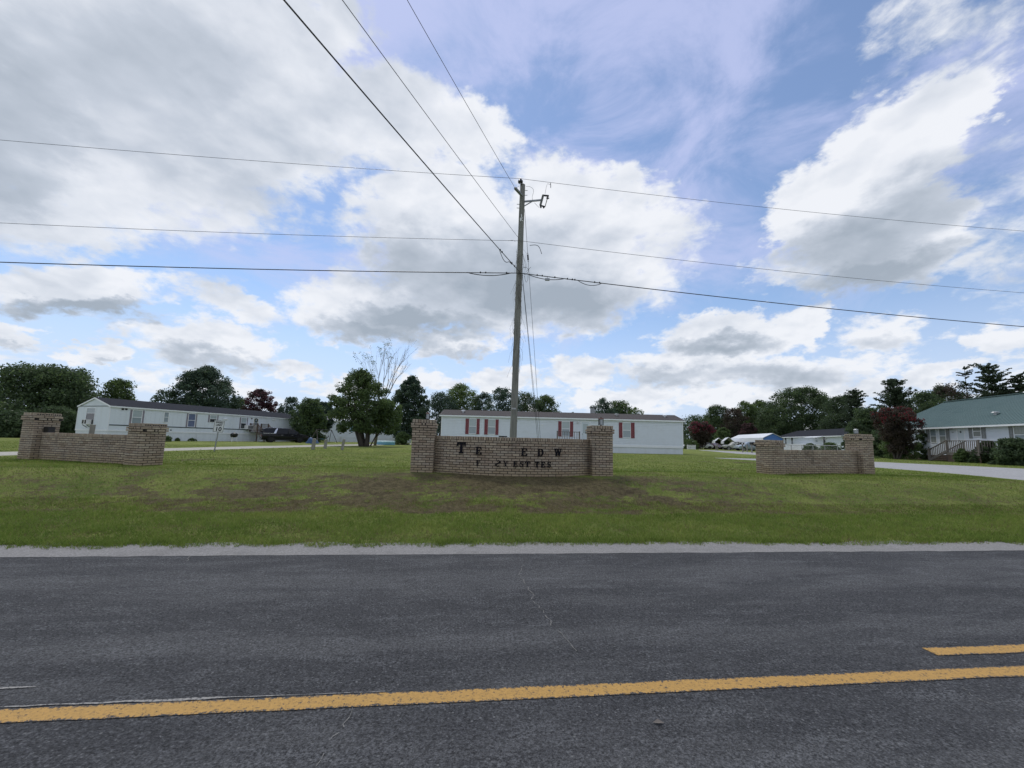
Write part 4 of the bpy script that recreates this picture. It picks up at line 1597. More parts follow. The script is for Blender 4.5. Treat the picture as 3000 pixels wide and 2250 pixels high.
    for x in (pu0 + .05, pu1 - .05):
        railing(porch, (x, -.1, zd - .02), (x, -1.3, zd - .02), 1.0, M['brown_wood'], .16)
        MB().box(x - .05, -2.65, -.1, x + .05, -2.55, 1.0).build('rail_post', M['brown_wood'], porch)
        MB().bar((x, -1.3, zd + .98), (x, -2.6, .98), .1, .04).build('handrail', M['brown_wood'], porch)
        MB().bar((x, -1.3, zd + .1), (x, -2.6, .16), .06, .05).build('bottom_rail', M['brown_wood'], porch)
        me = MB().box(-.02, -.02, 0, .02, .02, .8).mesh('baluster', M['brown_wood'])
        for i in range(1, 9):
            o = bpy.data.objects.new('baluster', me)
            COL.objects.link(o)
            o.parent = porch
            k_ = i / 9
            o.location = (x, -1.3 - 1.3 * k_, zd + .12 + (.18 - zd - .1) * k_)
        MB().box(x - .05, -1.35, -.2, x + .05, -1.25, zd - .062).build('porch_post', M['brown_wood'], porch)
    # second air conditioner hanging from the window beside the door
    u = U(716)
    b2 = MB()
    zz = Z(717, 1256)
    b2.box(u - .1, -.6, zz - .05, u + .75, -.05, zz + .45)
    o2 = b2.build('air_conditioner', M['white_paint'], root)
    MB().box(u - .05, -.608, zz, u + .7, -.6005, zz + .4).build('grille', M['metal'], o2)
    return root, (A, B, z0)


ACH, ACF = air_conditioner_home()


# --- double-wide house with green metal roof on the right
def green_roof_house():
    A = at(2598, 1300, 42.2)
    B0 = at(3000, 1300, 28.95)
    e = (B0 - A)
    e.z = 0
    e.normalize()
    L = 20.5
    B = A + e * L
    z0 = .68
    ang, _ = frame_of(A, B)
    root = thing('house', 'white lap sided house with green metal roof and grey shutters', 'house', (A.x, A.y, z0), ang)
    U = lambda px, py=1300: on_wall(px, py, A, B)[0]
    Z = lambda px, py: on_wall(px, py, A, B)[1] - z0
    ze = Z(2870, 1241) - .02
    D, rise = 11.4, 2.75
    zs = .5
    walls_box(root, L, D, .0, ze, rise, M['white_siding'])
    sk = MB()
    n = 60
    for r_ in range(6):
        for i in range(n):
            a = L * (i + (.5 if r_ % 2 else 0)) / n
            sk.box(a + .005, -.03, -.3 + r_ * .14, min(a + L / n - .005, L), -.0005, -.3 + r_ * .14 + .13)
    sk.build('foundation', M['brown_wood'], root, kind='stuff')
    holes = []
    for a, b_, t_, bt, up, lo in ((2730, 2746, 1258, 1297, 'pane_grey', 'pane_curtain'), (2756, 2774, 1257, 1297, 'pane_grey', 'pane_curtain'),
                                  (2856, 2878, 1248, 1278.5, 'pane_curtain', 'pane_curtain'), (2977, 3024, 1247, 1300, 'pane_curtain', 'pane_grey')):
        mid = (a + b_) / 2
        u0, u1, za, zb = U(a), U(b_), Z(mid, bt), Z(mid, t_)
        frame_window(root, u0, u1, za, zb, M[up], M[lo], -.018)
        holes.append((u0 - .05, u1 + .05, za - .05, zb + .05))
    for a, b_, t_, bt in ((2718.5, 2727, 1258, 1296), (2776.5, 2786, 1256, 1293), (2844, 2853.5, 1247.5, 1284.5), (2881.5, 2893, 1246, 1284.5), (2962.5, 2973.5, 1248.5, 1297), (3029, 3040, 1244, 1300)):
        mid = (a + b_) / 2
        shutter(root, U(a), U(b_), Z(mid, bt), Z(mid, t_), M['grey_shutter'], -.038)
    du0, du1 = U(2809.5), U(2829)
    zd = Z(2820, 1324)
    dz1 = Z(2820, 1251)
    dr = door(root, du0, du1, zd, dz1, M['door_white'], -.004)
    um = (du0 + du1) / 2
    MB().lathe([(.0, -.03), (.07, -.03), (.07, -.045), (.0, -.05)], (um, 0, zd + (dz1 - zd) * .8), 10, 0, 'Y').build('knocker', M['black_metal'], dr)
    holes.append((du0 - .07, du1 + .07, zd, dz1 + .07))
    lap_siding(root, L, zs, ze - .03, holes, M['white_siding'], .12)
    MB().lathe([(.06, -.02), (.1, -.1), (.1, -.25), (.03, -.3)], (U(2794.5), 0, Z(2794.5, 1254)), 10, 0, 'Y').build('porch_light', M['black_metal'], root)
    MB().box(U(2793), -.03, Z(2795, 1268), U(2798), -.0205, Z(2795, 1266)).build('house_number', M['stripe'], root)
    t = MB()
    t.box(-.03, -.04, zs, .09, -.0212, ze)
    t.build('trim', M['white_trim'], root)
    rf = gable_roof(root, L, D, ze, rise, .38, .28, M['roof_green'], .05, M['white_trim'])
    # raised ribs of the metal roof, joined
    rb = MB()
    mid, k = D / 2, rise / (D / 2)
    n = int((L + .5) / .3)
    for i in range(n + 1):
        x = -.26 + (L + .5) * i / n
        rb.hexa([(x - .018, -.38, ze - k * .38 + .0505), (x + .018, -.38, ze - k * .38 + .0505), (x + .018, mid - .02, ze + rise - k * .02 + .0505), (x - .018, mid - .02, ze + rise - k * .02 + .0505),
                 (x - .009, -.38, ze - k * .38 + .085), (x + .009, -.38, ze - k * .38 + .085), (x + .009, mid - .02, ze + rise - k * .02 + .085), (x - .009, mid - .02, ze + rise - k * .02 + .085)])
    rb.build('roof_rib', M['roof_green'], root, kind='stuff')
    MB().bar((-.28, mid, ze + rise + .09), (L + .28, mid, ze + rise + .09), .3, .05).build('ridge_cap', M['roof_green'], root)
    q = on_wall(2917, 1218, (A.x - e.y * 1.5, A.y + e.x * 1.5), (B.x - e.y * 1.5, B.y + e.x * 1.5))
    roof_vent(rf, q[0], 1.5, ze + k * 1.5 + .12, k, M['galvanised'], .5)
    q2 = on_wall(2773, 1167, (A.x - e.y * mid, A.y + e.x * mid), (B.x - e.y * mid, B.y + e.x * mid))
    MB().bar((q2[0], mid, ze + rise), (q2[0], mid, ze + rise + .55), .03, .03).build('antenna_mast', M['galvanised'], rf)
    # porch with stairs down towards the far end
    dep = 1.9
    fA, fB = (A.x + e.y * dep, A.y - e.x * dep), (B.x + e.y * dep, B.y - e.x * dep)
    W = lambda px, py=1300: on_wall(px, py, fA, fB)
    p0, p1 = W(2769)[0], W(2866)[0]
    zdk = W(2815, 1325.5)[1] - z0
    rail_h = W(2815, 1291)[1] - z0 - zdk
    dk = MB()
    nb = 13
    for i in range(nb):
        dk.box(p0, -dep + dep * i / nb, zdk - .04, p1, -dep + dep * (i + 1) / nb - .012 - (.03 if i == nb - 1 else 0), zdk)
    dk.box(p0 + .03, -dep + .02, zdk - .22, p1 - .03, -dep + .06, zdk - .041)
    porch = dk.build('porch', M['weathered_wood'], root)
    sb = MB()
    nn = int((p1 - p0) / .14)
    for i in range(nn):
        sb.box(p0 + (p1 - p0) * i / nn + .004, -dep + .065, -.15, p0 + (p1 - p0) * (i + 1) / nn - .004, -dep + .085, zdk - .225)
    sb.build('porch_skirt', M['brown_wood'], porch, kind='stuff')
    n0 = W(2717)[0]
    railing(porch, (p0 + .05, -dep + .05, zdk), (p1 - .05, -dep + .05, zdk), rail_h, M['weathered_wood'], .16)
    railing(porch, (p1 - .05, -dep + .1, zdk), (p1 - .05, -.1, zdk), rail_h, M['weathered_wood'], .16, (False, True))
    # stairs
    run = p0 - n0
    steps = 5
    for i in range(steps):
        zt = zdk * (steps - i - .35) / (steps + .3)
        x1 = p0 - run * i / steps
        MB().box(x1 - run / steps, -dep + .1, zt - .05, x1 - .01, -dep + 1.35, zt).build('stair_tread', M['weathered_wood'], porch)
    for yy in (-dep + .05, -dep + 1.4):
        MB().box(n0 - .06, yy - .05, -.2, n0 + .06, yy + .05, rail_h + .12).build('rail_post', M['weathered_wood'], porch)
        MB().bar((p0, yy, zdk + rail_h), (n0, yy, rail_h), .1, .04).build('handrail', M['weathered_wood'], porch)
        MB().bar((p0, yy, zdk + .05), (n0, yy, .06), .06, .2).build('stringer', M['weathered_wood'], porch)
        me = MB().box(-.018, -.018, 0, .018, .018, rail_h - .2).mesh('baluster', M['weathered_wood'])
        nbal = max(4, int(run / .17))
        for i in range(1, nbal):
            o = bpy.data.objects.new('baluster', me)
            COL.objects.link(o)
            o.parent = porch
            kk = i / nbal
            o.location = (p0 - run * kk, yy, zdk + .16 - (zdk) * kk)
    return root, A, e


GRH, GR_A, GR_E = green_roof_house()


# --- white home with dark roof beyond the right wing wall
def far_white_home():
    A = at(2284, 1300, 86)
    B = at(2472, 1300, 64.5)
    z0 = .6
    ang, L = frame_of(A, B)
    root = thing('mobile_home', 'white home with black roof and door canopy beyond the right brick wing wall', 'mobile home', (A.x, A.y, z0), ang)
    U = lambda px: on_wall(px, 1300, A, B)[0]
    Z = lambda px, py: on_wall(px, py, A, B)[1] - z0
    ze = Z(2380, 1276.5)
    D, rise = 7.4, 1.25
    walls_box(root, L, D, .3, ze, rise, M['white_siding'])
    gable_roof(root, L, D, ze, rise, .5, .45, M['roof_dark'], .07, M['white_trim'])
    lap_siding(root, L, .55, ze - .05, [], M['white_siding'], .2)
    MB().box(-.02, -.06, -.3, L + .02, -.0215, .55).build('skirting', M['skirting'], root)
    for a, b_, t_, bt, p_ in ((2301, 2305.5, 1281, 1302, 'pane_dark'), (2319, 2324.5, 1281, 1302, 'pane_dark'), (2390, 2396.5, 1280, 1296, 'pane_grey')):
        frame_window(root, U(a), U(b_), Z((a + b_) / 2, bt), Z((a + b_) / 2, t_), M[p_], M[p_], -.022)
    du0, du1 = U(2413), U(2420)
    door(root, du0, du1, .55, Z(2416, 1280.5), M['pane_dark'], -.022)
    c = MB()
    a, b_ = U(2384), U(2424)
    zt = Z(2404, 1277)
    c.hexa([(a, -1.5, zt - .35), (b_, -1.5, zt - .35), (b_, -.022, zt - .05), (a, -.022, zt - .05), (a, -1.5, zt - .28), (b_, -1.5, zt - .28), (b_, -.022, zt + .02), (a, -.022, zt + .02)])
    c.build('canopy', M['roof_white'], root)
    pd_ = MB()
    pd_.box(U(2340), -1.6, .45, U(2430), -.065, .5)
    pr = pd_.build('porch', M['white_paint'], root)
    railing(pr, (U(2340), -1.55, .5), (U(2430), -1.55, .5), .95, M['white_paint'], .3, bal=.06)
    return root


far_white_home()


# --- white home behind the trees on the left
def far_left_home():
    A = at(956, 1280, 66)
    B = at(1205, 1285, 78)
    z0 = .6
    ang, L = frame_of(A, B)
    root = thing('mobile_home', 'white lap sided home with a blue shuttered window mostly hidden behind the yard trees', 'mobile home', (A.x, A.y, z0), ang)
    U = lambda px: on_wall(px, 1280, A, B)[0]
    Z = lambda px, py: on_wall(px, py, A, B)[1] - z0
    ze = Z(990, 1232)
    D, rise = 6.0, 1.0
    walls_box(root, L, D, .2, ze, rise, M['white_siding'])
    holes = []
    for a, b_ in ((1033, 1045), (1112, 1122), (1170, 1180)):
        u0, u1, za, zb = U(a), U(b_), Z(a, 1265), Z(a, 1247)
        frame_window(root, u0, u1, za, zb, M['pane_grey'], M['pane_grey'], -.022)
        shutter(root, u0 - .5, u0 - .06, za, zb, M['pool_blue'], -.024)
        shutter(root, u1 + .06, u1 + .5, za, zb, M['pool_blue'], -.024)
        holes.append((u0 - .05, u1 + .05, za - .05, zb + .05))
    lap_siding(root, L, .9, ze - .04, holes, M['white_siding'], .15)
    MB().box(0, -.05, -.4, L, -.0215, .9).build('skirting', M['skirting'], root)
    gable_roof(root, L, D, ze, rise, .2, .2, M['roof_white'], .06, M['white_trim'])


far_left_home()


# --- carports
def carport(label, px0, px1, ytop, yeave, depth, length, turn, closed, gable_mat=None, drop=.5):
    """Metal carport: bent roof on posts; the open end faces the viewer's side."""
    a, b_ = at(px0, 1300, depth), at(px1, 1300, depth)
    W = (b_ - a).length
    root = thing('carport', label, 'carport', (a.x, a.y, .6), turn, 'metal carports by the parked cars')
    ze = at((px0 + px1) / 2, yeave, depth).z - .6
    zt = at((px0 + px1) / 2, ytop, depth).z - .6
    r = MB()
    th = .06
    prof = [(0, ze - drop), (0, ze), (.25, ze + .15), (W / 2, zt), (W - .25, ze + .15), (W, ze), (W, ze - .5)]
    for (x0, z0), (x1, z1) in zip(prof[:-1], prof[1:]):
        r.hexa([(x0, 0, z0), (x1 + 1e-4, 0, z1), (x1 + 1e-4, length, z1), (x0, length, z0), (x0, 0, z0 + th), (x1, 0, z1 + th), (x1, length, z1 + th), (x0, length, z0 + th)])
    r.build('roof', M['roof_white'], root)
    for yy in np.linspace(.1, length - .1, 4):
        for x in (.05, W - .05):
            MB().box(x - .04, yy - .04, -.1, x + .04, yy + .04, ze - .0).build('post', M['galvanised'], root)
    if closed:
        MB().prism([(.05, ze - .4), (W - .05, ze - .4), (W - .05, ze - .05), (W / 2, zt - .05), (.05, ze - .05)], .15, .2).build('gable', gable_mat, root)
        MB().box(W - .1, .3, .2, W - .05, length, ze - .05).build('side_wall', M['roof_white'], root)
    return root


carport('smallest white metal carport beside the white car', 2095, 2117, 1283.5, 1293, 92, 8, rad(-22), False)
carport('middle white metal carport open beside the silver pickup', 2120, 2148, 1281.5, 1293, 84, 10, rad(-24), False)
carport('large white carport with blue gable nearest the black roofed home', 2236, 2290, 1270, 1284, 72, 18, rad(-12), True, M['blue_gable'], 1.7)


# ------------------------------------------------------------------ utility pole and wires
PY_ = 15.5
pb, ptop = at(1502, 1285, PY_), at(1531.3, 542, PY_)
POLE_BASE = Vector((pb.x, PY_, .55))
POLE_TOP = Vector((ptop.x, PY_, ptop.z))


def pole_at(z):
    f = (z - POLE_BASE.z) / (POLE_TOP.z - POLE_BASE.z)
    return POLE_BASE.lerp(POLE_TOP, f)


def pole_r(z):
    f = (z - POLE_BASE.z) / (POLE_TOP.z - POLE_BASE.z)
    return .138 - .03 * f


def pole_z(py):
    return at(1515, py, PY_).z


def build_pole():
    root = thing('utility_pole', 'tall weathered wooden utility pole standing behind the brick sign', 'utility pole', POLE_BASE)
    L = lambda p: Vector(p) - POLE_BASE
    zs = np.linspace(POLE_BASE.z - .6, POLE_TOP.z, 26)
    rng = random.Random(3)
    mb = MB().tube([L(pole_at(z)) for z in zs], [pole_r(z) * rng.uniform(.97, 1.03) for z in zs], 18)
    mb.build('pole', M['pole_wood'], root, smooth=True)
    top = POLE_TOP
    # pin insulator at the very top
    pi = at(1524.8, 530, PY_ - .14)
    MB().tube([L((pi.x, pi.y, top.z - .45)), L((pi.x, pi.y, pi.z - .06))], .016, 8).build('insulator_pin', M['galvanised'], root)
    MB().lathe([(.02, -.09), (.10, -.075), (.105, -.02), (.085, .02), (.05, .035), (.052, .07), (.035, .1), (.02, .11)], L(pi), 16).build('insulator', M['porcelain_dark'], root, smooth=True)
    # dead-end insulator towards the wire that crosses the road
    a, b_ = at(1509, 551, PY_ - .75), pole_at(pole_z(578)) + Vector((-.02, -.13, 0))
    d = (b_ - a)
    mb = MB()
    pts, rs = [], []
    for i in range(25):
        f = i / 24
        pts.append(L(a + d * f))
        rs.append(.028 if i in (0, 24) else (.062 if i % 4 < 2 else .036))
    mb.tube(pts, rs, 12)
    mb.build('dead_end_insulator', M['porcelain_grey'], root, smooth=True)
    # bracket arm with fused cut-out
    z1 = pole_z(592)
    p1 = pole_at(z1)
    e1 = at(1587.5, 586, PY_ - .24)
    arm = MB()
    arm.bar(L(p1 + Vector((.1, -.05, 0))), L(e1), .05, .06)
    pz = pole_at(pole_z(605))
    arm.bar(L(pz + Vector((.1, -.05, 0))), L(p1.lerp(e1, .55)), .03, .03)
    ao = arm.build('bracket_arm', M['metal'], root)
    c0, c1 = at(1591.5, 571, PY_ - .25), at(1583, 602, PY_ - .25)
    mb = MB()
    pts, rs = [], []
    for i in range(31):
        pts.append(L(c0.lerp(c1, i / 30)))
        rs.append(.048 if i % 2 else .036)
    mb.tube(pts, rs, 10)
    fz = mb.build('cutout_insulator', M['porcelain_grey'], root)
    f0, f1 = at(1604.5, 577, PY_ - .25), at(1597, 605, PY_ - .25)
    MB().tube([L(f0), L(f1)], .017, 8).build('fuse_tube', M['grey_wood'], fz)
    hd = MB()
    hd.bar(L(c0 + Vector((0, 0, -.02))), L(at(1608, 574, PY_ - .25)), .05, .05)
    hd.bar(L(c1), L(at(1597, 606, PY_ - .25)), .045, .045)
    hd.bar(L(at(1583, 602, PY_ - .25)), L(at(1585, 609, PY_ - .25)), .05, .05)
    hd.bar(L(at(1591, 604, PY_ - .25)), L(at(1593, 610, PY_ - .25)), .03, .05)
    hd.tube([L(at(1605, 575, PY_ - .25)), L(at(1604, 583, PY_ - .25))], .03, 8)
    hd.bar(L(at(1600, 580, PY_ - .25)), L(at(1609, 581, PY_ - .25)), .03, .03)
    hd.build('cutout_clamp', M['black_metal'], fz)
    # step bolts
    for px, py, sx in ((1546, 558, 1), (1545.5, 572, 1), (1514.5, 599, -1), (1513.5, 610, -1)):
        q = pole_at(pole_z(py))
        MB().tube([L(q), L(q + Vector((sx * .21, -.02, .0)))], .012, 6).build('step_bolt', M['metal'], root)
    # thin jumpers
    jm = MB()
    def curve(pts, r_=.006):
        P3 = [at(x, y, PY_ - dy) for x, y, dy in pts]
        out = []
        for i in range(len(P3) - 1):
            p0, p1_, p2, p3 = P3[max(i - 1, 0)], P3[i], P3[i + 1], P3[min(i + 2, len(P3) - 1)]
            for k in range(6):
                t = k / 6
                out.append(.5 * ((2 * p1_) + (p2 - p0) * t + (2 * p0 - 5 * p1_ + 4 * p2 - p3) * t * t + (3 * p1_ - p0 - 3 * p2 + p3) * t ** 3))
        out.append(P3[-1])
        jm.tube([L(q) for q in out], r_, 5)
    curve([(1541, 546, .1), (1552, 547, .2), (1561, 553, .2), (1563, 562, .2), (1559.5, 576, .2), (1560, 587, .2)])
    curve([(1566, 594, .2), (1574, 603, .2), (1580, 608, .2)])
    curve([(1597, 568, .25), (1599, 556, .25), (1603, 540, .2), (1607, 539, .15), (1613, 541, .12)])
    curve([(1613, 536, .12), (1613.5, 547, .12), (1613.2, 550, .12)], .014)
    curve([(1509, 551, .75), (1515, 549, .3), (1521, 545, .15)])
    # loops and ends of slack line around the communication clamps
    curve([(1490, 706, .3), (1500, 704, .3), (1510, 707, .15)])
    curve([(1540, 797, .1), (1556, 782, .2), (1548, 790, .2)], .005)
    curve([(1532, 785, .2), (1540, 783, .2), (1547, 788, .2), (1547, 797, .2), (1541, 803, .2), (1536, 804, .15)], .008)
    curve([(1552, 719, .15), (1570, 718, .1), (1580, 725, .1), (1587, 744, .1)], .012)
    curve([(1536, 808, .15), (1541, 826, .2), (1546, 820, .15), (1547, 806, .15)], .006)
    jm.build('jumper_wire', M['wire'], root)
    # dead creeper on the pole
    vn = MB()
    rg = random.Random(7)
    for i in range(46):
        z = rg.uniform(3.2, 9.3)
        c = pole_at(z)
        a0 = rg.uniform(0, 6.28)
        pts = []
        r0 = pole_r(z)
        for k in range(7):
            a0 += rg.uniform(-.5, .5)
            pts.append(L(c + Vector((math.cos(a0) * (r0 + .012 + .03 * rg.random()), math.sin(a0) * (r0 + .012 + .03 * rg.random()), -.16 * k))))
        vn.tube(pts, .006, 4)
        if i % 2 == 0:
            sd = rg.choice((-1, 1))
            q = c + Vector((sd * r0, -.05, 0))
            vn.tube([L(q), L(q + Vector((sd * rg.uniform(.05, .16), -.05, -.2))), L(q + Vector((sd * rg.uniform(.02, .22), 0, -.55)))], .0035, 4)
    vn.build('dead_vine', M['weathered_wood'], root)
    # painted letters and the small number plate
    for ch, py in (('1', 637), ('K', 647)):
        me = text_mesh(ch, .2, .001, .006)
        me.materials.append(M['white_paint'])
        o = bpy.data.objects.new('painted_letter', me)
        COL.objects.link(o)
        o.parent = root
        z = pole_z(py)
        c = pole_at(z)
        o.location = L(c + Vector((.0, -pole_r(z) - .004, -.07)))
        o.rotation_euler = (math.pi / 2, 0, 0)
    z = pole_z(1198)
    c = pole_at(z)
    MB().box(-.08, -.006, -.03, .08, .0, .03, mt=Matrix.Translation(L(c + Vector((-.02, -pole_r(z) - .004, 0))))).build('number_plate', M['galvanised'], root)
    return root


POLE = build_pole()


def wire(name_label, pts, r_, group='overhead wires', name='overhead_wire', cat='wire'):
    mb = MB()
    mb.tube(pts, r_, 6, cap=True)
    return tag(mb.build(name, M['wire'], smooth=True), name_label, cat, group)


def span_points(start, px, py, direction, reach, n=40, sag=.35):
    """Sagging span: leaves START along a ground DIRECTION and passes through the sight line of a pixel."""
    d = ray(px, py)
    # sight line meets the vertical plane of the span
    nx, ny = -direction[1], direction[0]
    t = (nx * start.x + ny * start.y) / (nx * d.x + ny * d.y)
    q = Vector((0, 0, EYE)) + d * t
    D = (q.x - start.x) * direction[0] + (q.y - start.y) * direction[1]
    # parabola z = z0 + m u + k u^2 over the reach, with the wanted sag in the middle
    k = 4 * sag / reach ** 2
    m_ = ((q.z - start.z) - k * D * D) / D
    return [Vector((start.x + direction[0] * u, start.y + direction[1] * u, start.z + m_ * u + k * u * u)) for u in np.linspace(0, reach, n)]


right_dir, left_dir = (CY, SY), (-CY, -SY)
tz = at(1525.2, 523.5, PY_ - .14)
nz = pole_at(pole_z(711)) + Vector((0, -.16, 0))
cz = pole_at(pole_z(805)) + Vector((0, -.17, 0))
wl = span_points(tz, 0, 410, left_dir, 48, sag=.5)
wr_ = span_points(tz, 3000, 677, right_dir, 48, sag=.6)
wire('topmost thin wire running along the road over the pole insulator', wl[::-1] + wr_[1:], .0072)
wl = span_points(nz, 0, 653, left_dir, 48, sag=.5)
wr_ = span_points(nz, 3000, 858, right_dir, 48, sag=.6)
wire('middle thin wire running along the road', wl[::-1] + wr_[1:], .0072)
wl = span_points(cz, 0, 768, left_dir, 48, sag=.45)
wr_ = span_points(cz, 3000, 957, right_dir, 48, sag=.5)
cab = wire('lowest thick cable running along the road', wl[::-1] + wr_[1:], .0165, name='overhead_cable', cat='cable')


def along(pts, px):
    """Point of a span that is seen at photo column px."""
    best = None
    for a, b_ in zip(pts[:-1], pts[1:]):
        for k in range(12):
            q = a.lerp(b_, k / 12)
            v = CAM_ROT.transposed() @ (q - Vector((0, 0, EYE)))
            if v.z < 0:
                e = abs(1500 + FOC * v.x / -v.z - px)
                if best is None or e < best[0]:
                    best = (e, q)
    return best[1].copy()


# splice loops, splice case and lashing clips on the low cable (its own small pieces)
allp = wl[::-1] + wr_[1:]
def hang(px0, px1, drop, r_):
    a, b_ = along(allp, px0), along(allp, px1)
    return [a.lerp(b_, f) - Vector((0, .02, drop * (math.sin(math.pi * f) ** .8))) for f in np.linspace(0, 1, 14)]
MB().tube(hang(1372, 1496, .12, 0), .016, 6).build('slack_loop', M['wire'], cab)
MB().tube(hang(1545, 1652, .13, 0), .014, 6).build('slack_loop', M['wire'], cab)
MB().tube(hang(1688, 1762, .16, 0), .012, 6).build('slack_loop', M['wire'], cab)
q = along(allp, 1603)
MB().box(q.x - .09, q.y - .06, q.z - .17, q.x + .09, q.y + .02, q.z - .09).build('splice_case', M['metal'], cab)
MB().tube([q, q - Vector((0, .02, .1))], .012, 6).build('splice_hanger', M['galvanised'], cab)
for px in (1405, 1411, 1426, 1484, 1577, 1588, 1626, 1663, 1676, 1686, 1745, 1754):
    q = along(allp, px)
    MB().lathe([(.0, -.03), (.028, -.015), (.028, .03), (.012, .05)], q, 8).build('cable_clip', M['black_metal'], cab)

# wires from the pole over the road to a pole behind the viewer
cross = Vector((-.337, -.941)).normalized()
s1 = at(1509, 551, PY_ - .75)
s2 = pole_at(pole_z(702)) + Vector((-.08, -.12, 0))
s3 = pole_at(pole_z(800)) + Vector((0, -.14, 0))
for lab, s_, px, r_, sag in (('right one of the three wires crossing the road overhead, tied to the pole top', s1, 1193, .0072, .35),
                             ('middle one of the three wires crossing the road overhead', s2, 1003, .0072, .3), ('thick left cable of the three lines crossing the road overhead', s3, 832, .0135, .3)):
    o = wire(lab, span_points(s_, px, 0, cross, 30, sag=sag), r_)
    if r_ > .01:
        P4 = span_points(s_, px, 0, cross, 30, sag=sag)
        a, b_ = along(P4, 1465), along(P4, 1502)
        MB().tube([a.lerp(b_, f) - Vector((.02, 0, .2 * math.sin(math.pi * min(1, f * 1.25)) if f < .8 else .02)) for f in np.linspace(0, 1, 12)], .012, 6).build('slack_loop', M['wire'], o)
        for px2 in (1465, 1471, 1500, 1507):
            MB().lathe([(.0, -.03), (.026, -.015), (.026, .03), (.01, .05)], along(P4, px2), 8).build('cable_clip', M['black_metal'], o)

# guy wires down to anchors behind the sign
for lab, py0, px1, py1, Y1 in (('guy wire nearest the pole, anchored behind the brick sign', 806, 1576, 1300, 18.2), ('guy wire in the middle of the three behind the sign', 803, 1580, 1300, 19.0), ('guy wire farthest from the pole, fixed high below the cutout', 612, 1584, 1302, 20.4)):
    a = pole_at(pole_z(py0)) + Vector((.12, .02, 0))
    b_ = at(px1, py1, Y1)
    b_ = a + (b_ - a) * ((a.z - .6) / (a.z - b_.z))
    g = tag(MB().tube([a, b_], .0075, 6).build('guy_wire', M['wire']), lab, 'guy wire', 'guy wires of the utility pole')
    if py0 == 612:
        q = a.lerp(b_, .15)
        MB().tube([q, a.lerp(b_, .17)], .035, 8).build('strain_insulator', M['porcelain_dark'], g)
        for f in (.146, .174):
            MB().lathe([(.0, -.02), (.03, 0), (.0, .03)], a.lerp(b_, f), 8).build('clamp', M['black_metal'], g)


# ------------------------------------------------------------------ speed limit sign and posts
def speed_sign():
    b_ = at(627.5, 1323, 20.9)
    t = at(638, 1250, 20.9)
    root = thing('speed_limit_sign', 'white speed limit 10 sign on a leaning metal post beside the gravel drive', 'road sign', (b_.x, b_.y, gz(b_.x, b_.y)), rad(18))
    lean = Matrix.Rotation(rad(4), 4, 'Y')
    MB().box(-.025, -.005, -.3, .025, .035, 1.62, mt=lean).build('post', M['metal'], root)
    hh = .60
    pl = MB()
    cz_ = 1.30
    pl.box(-.235, -.012, cz_ - .305, .235, -.0055, cz_ + .305, mt=lean)
    plate = pl.build('plate', M['sign_white'], root)
    bd = MB()
    e = .0135
    for x0, z0, x1, z1 in ((-.22, cz_ - .29, -.205, cz_ + .29), (.205, cz_ - .29, .22, cz_ + .29), (-.2049, cz_ - .29, .2049, cz_ - .275), (-.2049, cz_ + .275, .2049, cz_ + .29)):
        bd.box(x0, -e, z0, x1, -.0122, z1, mt=lean)
    bd.build('border', M['letter_black'], plate)
    for body, size, z in (('SPEED', .125, cz_ + .155), ('LIMIT', .125, cz_ + .025), ('10', .29, cz_ - .235)):
        me = text_mesh(body, size, .0006, .004 if size < .2 else .008)
        me.materials.append(M['letter_black'])
        o = bpy.data.objects.new('lettering', me)
        COL.objects.link(o)
        o.parent = plate
        o.matrix_local = lean @ Matrix.Translation((0, -.0132, z)) @ Matrix.Rotation(math.pi / 2, 4, 'X')


speed_sign()
POST_LABELS = ['leftmost grey wooden bollard post on the lawn by the black minivan', 'middle wooden post with a broken bracket on its top', 'lone wooden post nearest the multi-stemmed yard tree']
for i, (px, py, Y, h, tilt) in enumerate(((916.5, 1316, 27.6, .72, 5), (952, 1312, 30.6, .68, 4), (1002, 1316, 28.2, .74, 7))):
    p = at(px, py, Y)
    root = thing('bollard_post', POST_LABELS[i], 'post', (p.x, p.y, gz(p.x, p.y)), rad(10 * i), 'wooden posts along the left drive')
    mt = Matrix.Rotation(rad(tilt), 4, 'Y')
    mb = MB().box(-.09, -.09, -.3, .09, .09, h, mt=mt)
    mb.hexa([mt @ Vector(q_) for q_ in ((-.09, -.09, h), (.09, -.09, h), (.09, .09, h), (-.09, .09, h), (-.04, -.04, h + .035), (.04, -.04, h + .035), (.04, .04, h + .035), (-.04, .04, h + .035))])
    mb.build('post', M['grey_wood'], root)
    if i == 1:
        MB().tube([mt @ Vector(q_) for q_ in ((0, 0, h), (.02, -.02, h + .12), (.12, -.02, h + .2), (.14, -.02, h + .3))], .025, 6).build('bracket', M['black_metal'], root)


